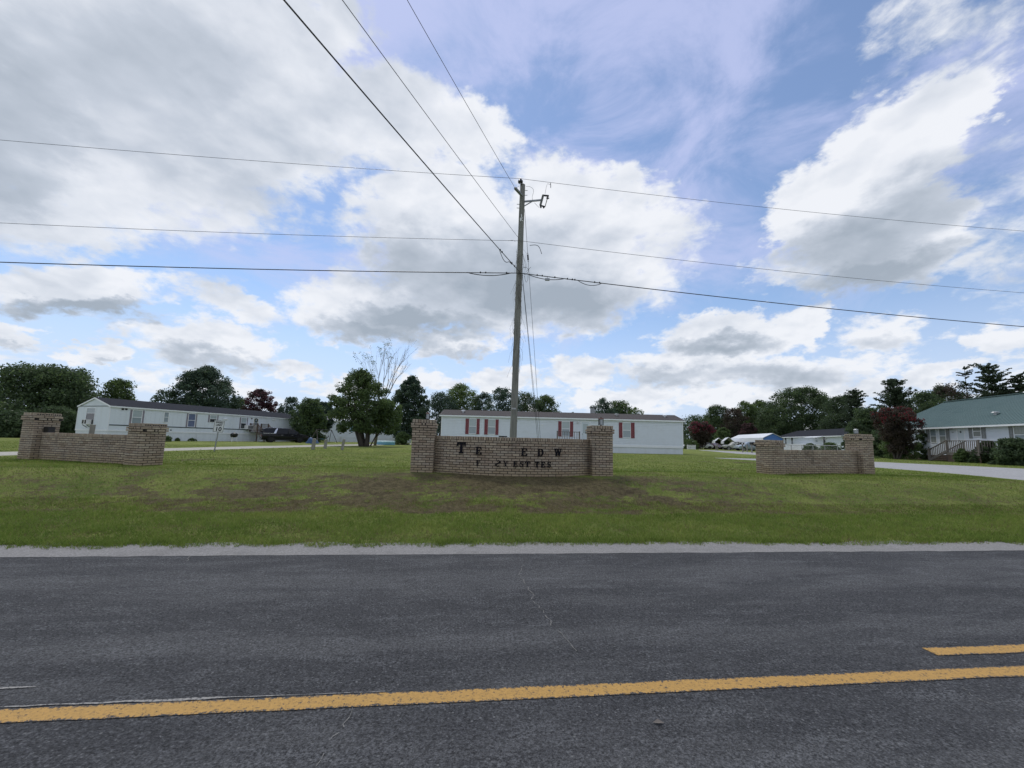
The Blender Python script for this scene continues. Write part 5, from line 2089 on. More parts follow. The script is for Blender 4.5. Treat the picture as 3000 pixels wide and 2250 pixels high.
# ------------------------------------------------------------------ vehicles
def car(name, label, cat, loc, rotz, st, w, paint, wheels, wheel_r, glass, extra=None, rim=None, plate=True):
    """st: stations from rear to front (x, sill z, belt z, roof z, half width at sill, belt, roof)."""
    root = thing(name, label, cat, loc, rotz)
    ring = []
    for x, zs, zb, zr, w0, w1, w2 in st:
        ring.append([(x, -w0 * .9, zs), (x, -w0, zs + .12), (x, -w1, zs + (zb - zs) * .55), (x, -w1 * .985, zb), (x, -w2, zr - .03), (x, -w2 * .86, zr),
                     (x, w2 * .86, zr), (x, w2, zr - .03), (x, w1 * .985, zb), (x, w1, zs + (zb - zs) * .55), (x, w0, zs + .12), (x, w0 * .9, zs)])
    mb = MB()
    n = 12
    vs = [q for r_ in ring for q in r_]
    fs = []
    for i in range(len(ring) - 1):
        for k in range(n):
            k2 = (k + 1) % n
            fs.append((i * n + k, i * n + k2, (i + 1) * n + k2, (i + 1) * n + k))
    fs.append(tuple(range(n)))
    fs.append(tuple((len(ring) - 1) * n + k for k in range(n))[::-1])
    mb.add(vs, fs)
    body = mb.build('body', paint, root, smooth=False)
    # smooth paint with crisp corners
    for p_ in body.data.polygons:
        p_.use_smooth = True
    md = body.modifiers.new('corner', 'EDGE_SPLIT')
    md.split_angle = rad(32)

    def pane(part, quad, m_=M['car_glass'], off=.006, shrink=.06):
        q = [Vector(p_) for p_ in quad]
        c = sum(q, Vector()) / 4
        nrm = (q[1] - q[0]).cross(q[3] - q[0]).normalized()
        mid = Vector((sum(s[0] for s in st) / len(st), 0, .9))
        if nrm.dot(c - mid) < 0:
            nrm = -nrm
        o_ = [c + (p_ - c) * (1 - shrink) + nrm * off for p_ in q]
        i_ = [p_ - nrm * .012 for p_ in o_]
        MB().hexa(i_ + o_).build(part, m_, root)
    for i0, i1, f0, f1 in glass['side']:
        for s in (-1, 1):
            a, b_ = (3, 4) if s < 0 else (8, 7)
            def lerp_(i, f, k):
                return Vector(ring[i][k]).lerp(Vector(ring[i + 1][k]), f) if i + 1 < len(ring) else Vector(ring[i][k])
            pane('side_window', [lerp_(i0, f0, a), lerp_(i1, f1, a), lerp_(i1, f1, b_), lerp_(i0, f0, b_)], shrink=.07)
    if 'front' in glass:
        i = glass['front']
        pane('windscreen', [ring[i + 1][3], ring[i + 1][8], ring[i][7], ring[i][4]], shrink=.08)
    if 'rear' in glass:
        i = glass['rear']
        pane('rear_window', [ring[i][3], ring[i][8], ring[i + 1][7], ring[i + 1][4]], shrink=.1)
    for wx in wheels:
        for s in (-1, 1):
            y = s * (w - .1)
            wh = MB().lathe([(wheel_r * .62, -.115), (wheel_r * .94, -.11), (wheel_r, -.07), (wheel_r, .07), (wheel_r * .94, .11), (wheel_r * .62, .115)], (wx, y, wheel_r), 20, 0, 'Y').build('wheel', M['rubber'], root, smooth=False)
            rm = MB().lathe([(wheel_r * .6, -.10), (wheel_r * .62, .118 * 1), (wheel_r * .55, .122), (wheel_r * .2, .1), (.02, .105)], (0, 0, 0), 14, 0, 'Y')
            for k in range(5):
                a = 2 * math.pi * k / 5
                rm.bar((0, .112, 0), (math.cos(a) * wheel_r * .58, .124, math.sin(a) * wheel_r * .58), .05, .03, up=(0, 1, 0))
            ro = rm.build('rim', rim or M['rim_dark'], wh)
            ro.location = (wx, y, wheel_r)
            if s < 0:
                ro.rotation_euler = (0, 0, math.pi)
            # arch
            ar = MB()
            pts = [(wx + math.cos(a) * wheel_r * 1.12, s * (w * 1.0 + .004), wheel_r + math.sin(a) * wheel_r * 1.12) for a in np.linspace(-.1, math.pi + .1, 15)]
            ar.tube(pts, .028, 6)
            ar.build('wheel_arch', M['rubber'], root)
    x0, xe = st[0], st[-1]
    for s in (-1, 1):
        MB().box(-.02, s * w * .62 - .16, x0[2] - .26, .09, s * w * .62 + .26 * (1 if s > 0 else .62), x0[2] - .06).build('tail_light', M['red_light'], root)
        MB().box(xe[0] - .22, s * w * .62 - .17, xe[2] - .16, xe[0] + .012, s * w * .62 + .17, xe[2] - .03).build('headlight', M['clear_light'], root)
    if plate:
        MB().box(-.03, -.16, x0[1] + .32, -.004, .16, x0[1] + .47).build('number_plate', M['plate'], root)
    bp = MB()
    bp.box(-.06, -w * .86, x0[1] - .02, .1, w * .86, x0[1] + .14)
    bp.build('rear_bumper', M['rubber'] if paint is not M['paint_black'] else M['rim_dark'], root)
    bf = MB()
    bf.box(xe[0] - .1, -w * .84, xe[1] - .02, xe[0] + .05, w * .84, xe[1] + .14)
    bf.build('front_bumper', M['rubber'], root)
    for s in (-1, 1):
        xm = glass.get('mirror', st[-3][0])
        MB().box(xm - .08, s * (w + .02) - .09, glass['mz'], xm + .1, s * (w + .02) + .09, glass['mz'] + .15).build('wing_mirror', paint, root)
    if extra:
        extra(root, ring, w)
    return root


def minivan():
    st = [(.0, .34, .95, .97, .86, .93, .88), (.10, .30, 1.06, 1.60, .92, .98, .78), (.45, .28, 1.07, 1.72, .95, .99, .80), (1.5, .26, 1.06, 1.77, .96, 1.0, .82), (2.7, .26, 1.05, 1.76, .96, 1.0, .82),
          (3.35, .26, 1.04, 1.64, .96, 1.0, .80), (4.12, .27, 1.03, 1.09, .96, .99, .86), (4.75, .28, .94, 1.0, .93, .96, .78), (5.06, .30, .80, .86, .84, .88, .66), (5.15, .34, .66, .70, .74, .78, .6)]
    p = at(757.5, 1291, 47.5)
    q = at(894, 1292, 50.6)
    z = gz(p.x, p.y)

    def extra(root, ring, w):
        for s in (-1, 1):
            MB().add([(1.18, s * 1.002, 1.09), (1.42, s * 1.002, 1.09), (1.62, s * .83, 1.70), (1.45, s * .83, 1.70), (1.18, s * .99, 1.09), (1.42, s * .99, 1.09), (1.62, s * .81, 1.70), (1.45, s * .81, 1.70)],
                     [(0, 1, 2, 3), (4, 7, 6, 5), (0, 4, 5, 1), (1, 5, 6, 2), (2, 6, 7, 3), (3, 7, 4, 0)]).build('chrome_pillar', M['chrome'], root)
            MB().bar((.1, s * .995, 1.075), (1.3, s * 1.005, 1.075), .012, .035).build('chrome_strip', M['chrome'], root)
            MB().bar((.95, s * 1.0, .38), (3.6, s * 1.0, .38), .03, .1).build('sill', M['rim_dark'], root)
            MB().bar((2.0, s * .995, .9), (2.16, s * .995, .9), .03, .03).build('door_handle', M['chrome'], root)
            MB().bar((3.1, s * .995, .9), (3.26, s * .995, .9), .03, .03).build('door_handle', M['chrome'], root)
        MB().bar((-.07, -.7, .42), (-.07, .7, .42), .03, .07).build('bumper_trim', M['chrome'], root)
        MB().bar((-.03, -.75, .95), (-.03, .75, .95), .03, .035).build('light_bar', M['red_light'], root)
        MB().prism([(1.0, 1.76), (1.2, 1.76), (1.08, 1.84), (1.02, 1.84)], -.02, .02).build('roof_antenna', M['paint_black'], root)
    rz = math.atan2(q.y - p.y, q.x - p.x)
    car('parked_minivan', 'black minivan with a chrome window pillar parked at the pale trailer steps', 'minivan', (p.x - .35, p.y + .9, z), rz, st, 1.0, M['paint_black'], (.98, 4.08), .36,
        {'side': [(2, 3, .0, .0), (3, 4, .05, .0), (4, 5, .1, .35)], 'front': 5, 'rear': 0, 'mirror': 3.85, 'mz': 1.02}, extra)


minivan()
SUV = [(.0, .40, .98, 1.0, .82, .88, .84), (.10, .36, 1.08, 1.58, .88, .93, .74), (.5, .34, 1.08, 1.70, .90, .94, .76), (1.6, .33, 1.07, 1.76, .91, .95, .78), (2.5, .33, 1.06, 1.73, .91, .95, .78),
       (2.95, .33, 1.05, 1.62, .91, .95, .76), (3.55, .34, 1.06, 1.10, .91, .94, .82), (4.3, .36, .98, 1.03, .88, .91, .76), (4.6, .4, .82, .88, .8, .84, .66)]
SEDAN = [(.0, .36, .80, .86, .78, .84, .7), (.3, .32, .9, .98, .84, .88, .74), (.9, .30, .93, 1.02, .86, .9, .78), (1.45, .3, .93, 1.38, .86, .9, .64), (2.2, .3, .92, 1.43, .86, .9, .66),
         (2.75, .3, .91, 1.38, .86, .9, .64), (3.45, .3, .90, .96, .86, .89, .76), (4.3, .32, .80, .84, .82, .86, .7), (4.6, .36, .66, .7, .74, .78, .6)]
PICKUP = [(.0, .5, 1.0, 1.02, .84, .9, .88), (.05, .48, 1.04, 1.06, .86, .92, .9), (1.7, .46, 1.04, 1.06, .87, .92, .9), (1.75, .46, 1.06, 1.72, .87, .92, .72), (2.4, .46, 1.05, 1.78, .87, .92, .74),
          (3.3, .46, 1.05, 1.72, .87, .92, .72), (3.95, .46, 1.08, 1.12, .87, .92, .84), (5.0, .48, 1.02, 1.06, .86, .9, .8), (5.3, .52, .86, .92, .8, .86, .7)]
SUVG = {'side': [(2, 3, 0, .0), (3, 4, .05, .0), (4, 5, .1, .3)], 'front': 5, 'rear': 0, 'mirror': 3.3, 'mz': 1.04}
SEDG = {'side': [(3, 4, .1, 0), (4, 5, .05, .3)], 'front': 5, 'rear': 2, 'mirror': 3.1, 'mz': .92}
PICG = {'side': [(4, 4, .0, .55), (4, 5, .65, .3)], 'front': 5, 'rear': 3, 'mirror': 3.7, 'mz': 1.05}
p = at(2162, 1322, 74)
car('parked_car', 'silver estate car parked in front of the large white carport', 'car', (p.x + 4.7, p.y + .9, .6), rad(182), SUV, .95, M['paint_silver'], (.9, 3.7), .37, SUVG, rim=M['rim_bright'])
p = at(2047, 1317, 88)
car('parked_car', 'white car with black windows beside the crape myrtle', 'car', (p.x - 1.2, p.y + .9, .6), rad(4), SUV, .95, M['paint_white'], (.9, 3.7), .36, SUVG)
p = at(2018, 1316, 92)
car('parked_car', 'small white sedan half hidden behind the picket fence', 'car', (p.x + 3.0, p.y + 1.2, .6), rad(195), SEDAN, .9, M['paint_white'], (.85, 3.65), .33, SEDG)
p = at(2092, 1317, 90)
car('parked_car', 'dark maroon car parked before the smallest carport', 'car', (p.x - .5, p.y + 2, .6), rad(-78), SEDAN, .9, M['paint_maroon'], (.85, 3.65), .33, SEDG)
p = at(2141, 1319, 79)
car('pickup_truck', 'pale tan pickup truck behind the silver car', 'pickup truck', (p.x + 5.2, p.y + 2.2, .6), rad(170), PICKUP, .92, M['paint_tan'], (.95, 4.35), .38, PICG, rim=M['rim_bright'])


# ------------------------------------------------------------------ yard things
def picket_fence():
    a = at(2015, 1316, 75)
    b_ = at(2037, 1317, 75)
    root = thing('picket_fence', 'short white picket fence section at the corner of the red shuttered trailer', 'fence', (a.x, a.y, .6))
    L = (b_ - a).length
    n = 8
    for i in range(n):
        x = L * i / (n - 1)
        MB().prism([(x - .06, .05), (x + .06, .05), (x + .06, .82), (x, .95), (x - .06, .82)], -.012, .012).build('picket', M['white_paint'], root)
    for z in (.25, .65):
        MB().box(-.05, .0125, z, L + .05, .05, z + .08).build('rail', M['white_paint'], root)
    for x in (-.05, L + .05):
        MB().box(x - .05, .0505, -.1, x + .05, .14, .9).build('post', M['white_paint'], root)


picket_fence()


def mailbox(label, px, py, Y, boxes, rotz=0.0, col='black_enamel'):
    p = at(px, py, Y)
    root = thing('mailbox', label, 'mailbox', (p.x, p.y, gz(p.x, p.y)), rotz, 'mailboxes and posts along the right drive')
    MB().box(-.06, -.06, -.2, .06, .06, 1.05).build('post', M['grey_wood'], root)
    for i in range(boxes):
        x = (i - (boxes - 1) / 2) * .34
        prof = [(x - .1, 1.08), (x + .1, 1.08), (x + .1, 1.24)] + [(x + .1 * math.cos(a), 1.24 + .1 * math.sin(a)) for a in np.linspace(.3, math.pi - .3, 6)] + [(x - .1, 1.24)]
        b_ = MB().prism(prof, -.26, .26).build('box', M[col], root)
        MB().prism([(x - .085, 1.09), (x + .085, 1.09), (x + .085, 1.26), (x, 1.31), (x - .085, 1.26)], -.27, -.2605).build('door', M['white_paint'] if col == 'black_enamel' and boxes > 1 else M[col], b_)
    if boxes:
        MB().box(-.06 - .17 * (boxes - 1) - .06, -.2, 1.04, .12 + .17 * (boxes - 1), .2, 1.079).build('shelf', M['grey_wood'], root)
    return root


mailbox('pair of black mailboxes with white doors in front of the silver car', 2176, 1323, 55, 2)
mailbox('plain grey post without a box just right of the black mailboxes', 2189, 1322, 58, 0)
mailbox('dark topped post nearest the right brick wing wall', 2203, 1326, 52, 1)
mailbox('grey wooden post by the maroon car, left of its pair', 2098, 1318, 70, 0)
mailbox('grey wooden post by the maroon car, right of its pair', 2102.5, 1318, 70, 0)


def chain_fence():
    a, b_ = at(2290, 1325, 50), at(2455, 1330, 43)
    root = thing('chain_fence', 'metal pipe fence before the hedges of the black roofed white home', 'fence', (a.x, a.y, .6), math.atan2(b_.y - a.y, b_.x - a.x))
    L = math.hypot(b_.x - a.x, b_.y - a.y)
    MB().tube([(0, 0, 1.22), (L, 0, 1.22)], .028, 8).build('top_rail', M['galvanised'], root)
    n = 5
    for i in range(n + 1):
        MB().tube([(L * i / n, 0, -.1), (L * i / n, 0, 1.25)], .035, 8).build('post', M['galvanised'], root)
    ms_ = MB()
    for i in range(int(L / .18)):
        x = .18 * i
        ms_.bar((x, .04, .05), (x + 1.15, .04, 1.2), .006, .006)
        ms_.bar((x + 1.15, .046, .05), (x, .046, 1.2), .006, .006)
    ms_.build('mesh', M['galvanised'], root, kind='stuff')


chain_fence()


def swing_set():
    a = at(918, 1290, 54)
    b_ = at(976, 1290, 57)
    root = thing('swing_set', 'metal frame swing set behind the wooden posts', 'swing set', (a.x, a.y, .6), math.atan2(b_.y - a.y, b_.x - a.x))
    L = math.hypot(b_.x - a.x, b_.y - a.y)
    h = 1.75
    MB().tube([(.4, 0, h), (L - .4, 0, h)], .04, 8).build('top_bar', M['black_metal'], root)
    for x, dx in ((.4, -.35), (L - .4, .4)):
        for s in (-1, 1):
            MB().tube([(x, 0, h), (x + dx, s * .8, 0)], .035, 8).build('leg', M['weathered_wood'] if dx < 0 else M['black_metal'], root)
    for x in (L * .4, L * .65):
        MB().box(x - .22, -.09, .5, x + .22, .09, .54).build('seat', M['pool_blue'], root)
        for s in (-.2, .2):
            MB().tube([(x + s, 0, .54), (x + s, 0, h)], .01, 5).build('chain', M['black_metal'], root)


swing_set()
p = at(1125, 1292, 50)
pool = thing('inflatable_pool', 'pale blue inflatable paddling pool on the lawn behind the yard tree', 'paddling pool', (p.x, p.y + .8, gz(p.x, p.y)))
for i, z in enumerate((.1, .26, .41)):
    ring_ = [(1.05 * math.cos(a), .8 * math.sin(a), z) for a in np.linspace(0, 2 * math.pi, 25)]
    MB().tube(ring_, .1, 8, cap=False).build('air_ring', M['pool_blue'] if i < 2 else M['pool_light'], pool, smooth=True)
MB().lathe([(.98, .04), (.98, .3)], n=24).build('water', M['pool_blue'], pool).scale = (1, .78, 1)
p = at(907, 1292, 47)
tp = MB()
rg = random.Random(5)
vs_, N_ = [], 9
for i in range(N_):
    for j in range(N_):
        u, v = i / (N_ - 1), j / (N_ - 1)
        h = .75 * (math.sin(math.pi * u) * math.sin(math.pi * v)) ** .7 * (1 + .35 * math.sin(5 * u + 3 * v)) + rg.uniform(0, .06)
        vs_.append((p.x - .5 + u * 1.2, p.y + v * 1.0, .6 + h))
tp.add(vs_, [(i * N_ + j, i * N_ + j + 1, (i + 1) * N_ + j + 1, (i + 1) * N_ + j) for i in range(N_ - 1) for j in range(N_ - 1)])
tag(tp.build('tarp', M['blue_tarp'], smooth=True), 'crumpled blue tarp in front of the black minivan', 'tarp')
p = at(684, 1292, 46.5)
gr = thing('barbecue_grill', 'black kettle barbecue on white legs against the pale trailer', 'barbecue', (p.x, p.y, gz(p.x, p.y)))
MB().lathe([(.05, .5), (.3, .56), (.38, .75), (.38, .78)], n=16).build('bowl', M['black_enamel'], gr, smooth=True)
MB().lathe([(.39, .785), (.36, .92), (.2, 1.02), (.02, 1.05)], n=16).build('lid', M['black_enamel'], gr, smooth=True)
for a in (.5, 2.6, 4.7):
    MB().bar((.2 * math.cos(a), .2 * math.sin(a), .6), (.36 * math.cos(a), .36 * math.sin(a), 0), .035, .035).build('leg', M['white_paint'], gr)
MB().bar((-.08, 0, 1.08), (.08, 0, 1.08), .04, .04).build('handle', M['black_metal'], gr)

q = ground(1930, 2122, .0)
lf = MB().add([(-.035, 0, .006), (-.01, -.016, .012), (.03, -.004, .007), (.0, .016, .014)], [(0, 1, 2, 3)])
lo = tag(lf.build('fallen_leaf', M['weathered_wood']), 'single pale fallen leaf lying on the near lane of the road', 'leaf')
lo.location = (q.x, q.y, .004)


# ------------------------------------------------------------------ trees and shrubs
NPR = np.random.default_rng(42)


def leaves(centres, spread, size, n, rng, squash=.8):
    """Leaf-sized quads scattered about clump centres; returns corner array and tints."""
    k = rng.integers(0, len(centres), n)
    off = rng.normal(size=(n, 3))
    off /= np.maximum(np.linalg.norm(off, axis=1, keepdims=True), 1e-6)
    off *= (rng.random((n, 1)) ** .45) * np.asarray(spread)[k][:, None]
    off[:, 2] *= squash
    c = centres[k] + off
    # leaf faces look outwards and a little upwards, with scatter
    nrm = off / np.maximum(np.linalg.norm(off, axis=1, keepdims=True), 1e-6) * .6 + rng.normal(size=(n, 3)) * .7 + np.array([0, 0, .35])
    nrm /= np.linalg.norm(nrm, axis=1, keepdims=True)
    a = np.cross(nrm, rng.normal(size=(n, 3)))
    a /= np.maximum(np.linalg.norm(a, axis=1, keepdims=True), 1e-6)
    b = np.cross(nrm, a)
    s = size * (.6 + .8 * rng.random((n, 1)))
    w = s * (.55 + .3 * rng.random((n, 1)))
    q = np.stack([c - a * s, c - b * w + a * s * .1, c + a * s, c + b * w + a * s * .1], 1)
    return q.reshape(-1, 3), k


PROFILE = {
    'round': lambda h: np.sqrt(np.clip(1 - ((h - .46) / .54) ** 2, 0, 1)) * .97 + .03,
    'spread': lambda h: np.clip(np.sqrt(np.clip(1 - ((h - .42) / .58) ** 2, 0, 1)), 0, 1) * (.85 + .15 * np.sin(7 * h)),
    'pear': lambda h: np.clip(np.where(h < .3, .72 + .28 * h / .3, (1 - (np.clip(h - .3, 0, 1) / .7) ** 2.6) * .97 + .03), 0, 1),
    'dome': lambda h: np.sqrt(np.clip(1 - (h * .98) ** 2.4, 0, 1)),
    'cone': lambda h: np.clip(1.02 - h, 0.03, 1) ** .8,
    'vase': lambda h: np.clip(.35 + .9 * h, 0, 1) * np.sqrt(np.clip(1 - (np.clip(h - .55, 0, 1) / .46) ** 2, 0, 1)),
}


def tree(name, label, x0, x1, ytop, ybase, depth, shape='round', leaf='dark', n=7000, size=.16, clumps=70, low=.12, trunk=.16, group=None, cat='tree', seed=1,
         accent=None, gap=.0, lean=0.0, stems=1, bark='bark', trunk_x=None, clump_size=.13, zb=None):
    """One tree from the outline it fills in view (columns x0-x1, rows ytop-ybase) and its distance."""
    rng = np.random.default_rng(seed * 101 + 7)
    xm = (x0 + x1) / 2
    b_ = at(xm, ybase, depth)
    base_z = gz(b_.x, b_.y) if zb is None else zb
    W = (at(x1, ybase, depth) - at(x0, ybase, depth)).length
    H = at(xm, ytop, depth).z - base_z
    bx = at(trunk_x, ybase, depth).x if trunk_x else b_.x
    root = thing(name, label, cat, (bx, depth, base_z), 0, group)
    ox = b_.x - bx
    prof = PROFILE[shape]
    clumps = int(clumps * 2.4)
    clump_size *= .74
    n = int(n * 2.0)
    size *= .72
    # clump centres: mostly in the outer shell, some inside
    cz = low + (1 - low) * rng.random(clumps * 3) ** .9
    hrel = (cz - low) / (1 - low)
    r_ = prof(hrel) * (W / 2)
    keep = rng.random(clumps * 3) < np.clip(r_ / (W / 2), .15, 1)
    cz, hrel, r_ = cz[keep][:clumps], hrel[keep][:clumps], r_[keep][:clumps]
    m_ = len(cz)
    ang = rng.random(m_) * 2 * np.pi
    rr = np.where(rng.random(m_) < .68, .74 + .2 * rng.random(m_), .15 + .55 * rng.random(m_))
    wob = 1 + .2 * np.sin(ang * 3 + seed) * np.cos(hrel * 6 + seed) + .08 * np.sin(ang * 7 + hrel * 11)
    cs = clump_size * W * (.7 + .7 * rng.random(m_))
    rad_ = np.maximum(r_ * rr * wob - cs * .35, 0)
    C = np.stack([ox + rad_ * np.cos(ang) + lean * W * hrel, rad_ * np.sin(ang) * .9, np.minimum(cz * H, H - cs * .62)], 1)
    if gap:
        C = C[rng.random(m_) > gap]
        cs = cs[:len(C)]
    # loose leaves fill the crown between the clumps
    nf = int(len(C) * 1.2)
    hf = rng.random(nf)
    rf = prof(hf) * (W / 2) * np.sqrt(rng.random(nf)) * .9
    af = rng.random(nf) * 2 * np.pi
    C2 = np.stack([ox + rf * np.cos(af) + lean * W * hf, rf * np.sin(af) * .9, (low + (1 - low) * hf * .95) * H], 1)
    share = .78 if gap else .66
    n1 = int(n * share)
    q, k = leaves(C, cs, size, n1, rng)
    qb, kb = leaves(C2, np.full(nf, clump_size * W * .95), size, n - n1, rng)
    q = np.concatenate([q, qb])
    ct = np.concatenate([rng.random(len(C))[k], rng.random(nf)[kb]])
    tint = np.clip(.62 * ct + .5 * rng.random(n) - .08, 0, 1)
    tri_soup('crown', q, 4, LEAF[leaf], tint, root)
    if accent:
        am, share, hmin = accent
        sel = np.where(C[:, 2] > hmin * H)[0]
        sel = sel[rng.random(len(sel)) < .75]
        if len(sel):
            nn = int(n * share)
            q2, k2 = leaves(C[sel] + np.array([0, 0, .06 * H]) * 0, cs[sel] * 1.08, size * .9, nn, rng)
            tri_soup('blossom', q2, 4, LEAF[am], np.clip(rng.random(nn), 0, 1), root)
    # trunk and limbs reaching into the crown
    mb = MB()
    R = trunk * (1 if stems == 1 else .6)
    for s in range(stems):
        a0 = 2 * math.pi * s / stems + seed
        sp = 0 if stems == 1 else .09 * W
        foot = Vector((math.cos(a0) * R * 1.2 * (stems > 1), math.sin(a0) * R * 1.2 * (stems > 1), -.2))
        topz = H * (.62 if stems == 1 else .5)
        tip = Vector((ox * .8 + math.cos(a0) * sp * 2 + lean * W * .6, math.sin(a0) * sp * 2, topz))
        pts = [foot.lerp(tip, f) + Vector((math.sin(f * 5 + s) * .04 * W * f * .5, math.cos(f * 4 + s) * .03 * W * f * .5, 0)) for f in np.linspace(0, 1, 7)]
        mb.tube(pts, [R * (1.25 if i == 0 else 1.0 - .13 * i) for i in range(7)], 8)
        order = rng.permutation(len(C))[: (7 if stems == 1 else 4)]
        for j in order:
            st = pts[int(rng.integers(2, 6))]
            en = Vector(C[j])
            if en.z < st.z * .7:
                continue
            md_ = st.lerp(en, .5) + Vector((0, 0, .06 * H))
            mb.tube([st, md_, en], [R * .45, R * .28, R * .1], 6)
    mb.build('trunk', M[bark], root, smooth=True)
    return root


def cedar(name, label, x0, x1, ytop, ybase, depth, n=5000, size=.12, whorls=26, group=None, seed=1, sparse=.0, top_w=.12, leaf='cedar'):
    """Ragged red cedar: drooping plume-like boughs in uneven tiers."""
    rng = np.random.default_rng(seed * 31 + 3)
    whorls = int(whorls * 1.7)
    xm = (x0 + x1) / 2
    b_ = at(xm, ybase, depth)
    W = (at(x1, ybase, depth) - at(x0, ybase, depth)).length
    bz = gz(b_.x, b_.y)
    H = at(xm, ytop, depth).z - bz
    root = thing(name, label, 'tree', (b_.x, depth, bz), 0, group)
    mb = MB().tube([(0, 0, -.2), (.02 * W, 0, H * .5), (0, 0, H * .97)], [.17, .1, .02], 7)
    cs, sp = [], []
    for i in range(whorls):
        h = .06 + .93 * (i + rng.random() * .6) / whorls
        L = (W / 2) * (top_w + (1 - top_w) * (1 - h) ** .8) * (.45 + .7 * rng.random())
        for k in range(int(rng.integers(5, 9))):
            if rng.random() < sparse:
                continue
            a = rng.random() * 6.283
            l = L * (.55 + .55 * rng.random())
            rise = (.15 + .75 * rng.random()) * l
            h0 = h + rng.uniform(-.5, .5) / whorls
            h = min(max(h0, .03), .99)
            p0 = Vector((0, 0, h * H))
            for t in np.linspace(.25, 1, max(4, int(l / .28))):
                cs.append((math.cos(a) * l * t, math.sin(a) * l * t, h * H + rise * t - .12 * l * t * t + .1))
                sp.append((.16 + .16 * (1 - t)) * (1 if sparse < .3 else .75))
            mb.tube([p0, (math.cos(a) * l * .55, math.sin(a) * l * .55, h * H + rise * .55), (math.cos(a) * l, math.sin(a) * l, h * H + rise - .12 * l)], [.035, .02, .006], 5)
    n = int(n * 1.8)
    size *= .75
    cs, sp = np.array(cs), np.array(sp) * W / 5.0
    q, k = leaves(cs, np.maximum(sp, .13) * .85, size, n, rng, .6)
    ct = rng.random(len(cs))
    tri_soup('crown', q, 4, LEAF[leaf], np.clip(.5 * ct[k] + .5 * rng.random(n), 0, 1), root)
    mb.build('trunk', M['bark'], root, smooth=True)
    return root


def bare_tree(label, px, ybase, depth, tips, seed=3):
    """Nearly leafless tree: forking limbs towards tip points seen in view."""
    rng = random.Random(seed)
    b_ = at(px, ybase, depth)
    bz = gz(b_.x, b_.y)
    root = thing('bare_tree', label, 'tree', (b_.x, depth, bz))
    L = lambda p: Vector((p.x - b_.x, p.y - depth, p.z - bz))
    mb = MB()
    fork = L(at(px + 18, 1190, depth))
    mb.tube([(0, 0, -.2), fork * .5 + Vector((.05, 0, 0)), fork], [.17, .14, .11], 8)
    ends = []

    def grow(p, d, l, r_, lv):
        q = p + d * l
        m_ = p.lerp(q, .5) + Vector((rng.uniform(-.05, .05), rng.uniform(-.05, .05), 0)) * l
        mb.tube([p, m_, q], [r_, r_ * .8, r_ * .6], 5)
        if lv == 0:
            ends.append(q)
            return
        for k in range(rng.choice((2, 3, 3))):
            a = Vector((rng.uniform(-1, 1), rng.uniform(-1, 1), rng.uniform(-.3, .9)))
            nd = (d * 1.5 + a * .55).normalized()
            grow(p.lerp(q, rng.uniform(.45, 1)), nd, l * rng.uniform(.5, .75), r_ * .5, lv - 1)
    for tx, ty in tips:
        t = L(at(tx, ty, depth + rng.uniform(-1.2, 1.2)))
        d = t - fork
        grow(fork, d.normalized(), d.length * .55, .05, 4)
    mb.build('trunk', M['pale_bark'], root, smooth=True)
    E_ = np.array([tuple(e) for e in ends])
    r2 = np.random.default_rng(seed)
    pick = E_[(r2.random(len(E_)) < .4) & (E_[:, 0] < fork.x + .9)]
    q, k = leaves(pick, np.full(len(pick), .3), .055, 700, r2)
    tri_soup('leaf_sprays', q, 4, LEAF['mid'], r2.random(700), root)
    return root


LG = 'trees behind the left trailer home'
tree('broadleaf_tree', 'wide dark tree filling the left edge behind the pale trailer end wall', -70, 300, 1072, 1296, 50, 'spread', 'dark', 17000, .17, 150, .08, .22, LG, seed=2, accent=('mid', .22, .3), clump_size=.095)
tree('broadleaf_tree', 'lighter small tree peeking over the pale trailer roof near its end wall', 258, 394, 1108, 1290, 56, 'spread', 'mid', 5200, .15, 60, .2, .12, LG, seed=3, gap=.15)
tree('shrub', 'dark undergrowth shrub left of the pale trailer end wall', -40, 110, 1205, 1302, 41.5, 'dome', 'dark', 6000, .13, 60, .0, .06, 'shrubs at the left edge', 'shrub', 4)
tree('shrub', 'dark shrub between the brick wing pier and the pale trailer corner', 90, 222, 1190, 1300, 46, 'dome', 'dark', 6000, .13, 60, .0, .06, 'shrubs at the left edge', 'shrub', 5)
tree('broadleaf_tree', 'large round dark green tree rising over the middle of the pale trailer', 474, 694, 1071, 1292, 66, 'pear', 'blue', 17000, .17, 130, .1, .2, LG, seed=6, accent=('dark', .3, .1), clump_size=.085)
tree('plum_tree', 'purple leaved tree over the far end of the pale trailer roof', 698, 806, 1139, 1292, 70, 'round', 'purple', 7500, .15, 80, .05, .14, LG, seed=7, accent=('bronze', .5, .0), clump_size=.1)
tree('broadleaf_tree', 'pale edged low tree between the round tree and the purple tree', 660, 730, 1168, 1292, 74, 'round', 'mid', 3000, .14, 40, .1, .1, LG, seed=8)
tree('shrub', 'tall feathery green shrub at the far end of the pale trailer by the minivan', 846, 958, 1166, 1294, 57.5, 'dome', 'mid', 7500, .14, 70, .0, .1, 'shrubs at the end of the pale trailer', 'shrub', 9, accent=('blue', .35, .0), clump_size=.11)
tree('shrub', 'broad dark shrub beside the swing set', 890, 978, 1178, 1290, 60.5, 'round', 'blue', 7000, .14, 70, .3, .1, 'shrubs at the end of the pale trailer', 'shrub', 10, clump_size=.11)
tree('broadleaf_tree', 'small tree behind the swing set before the white home', 798, 892, 1163, 1290, 72, 'dome', 'blue', 4200, .15, 50, .1, .1, LG, seed=11)
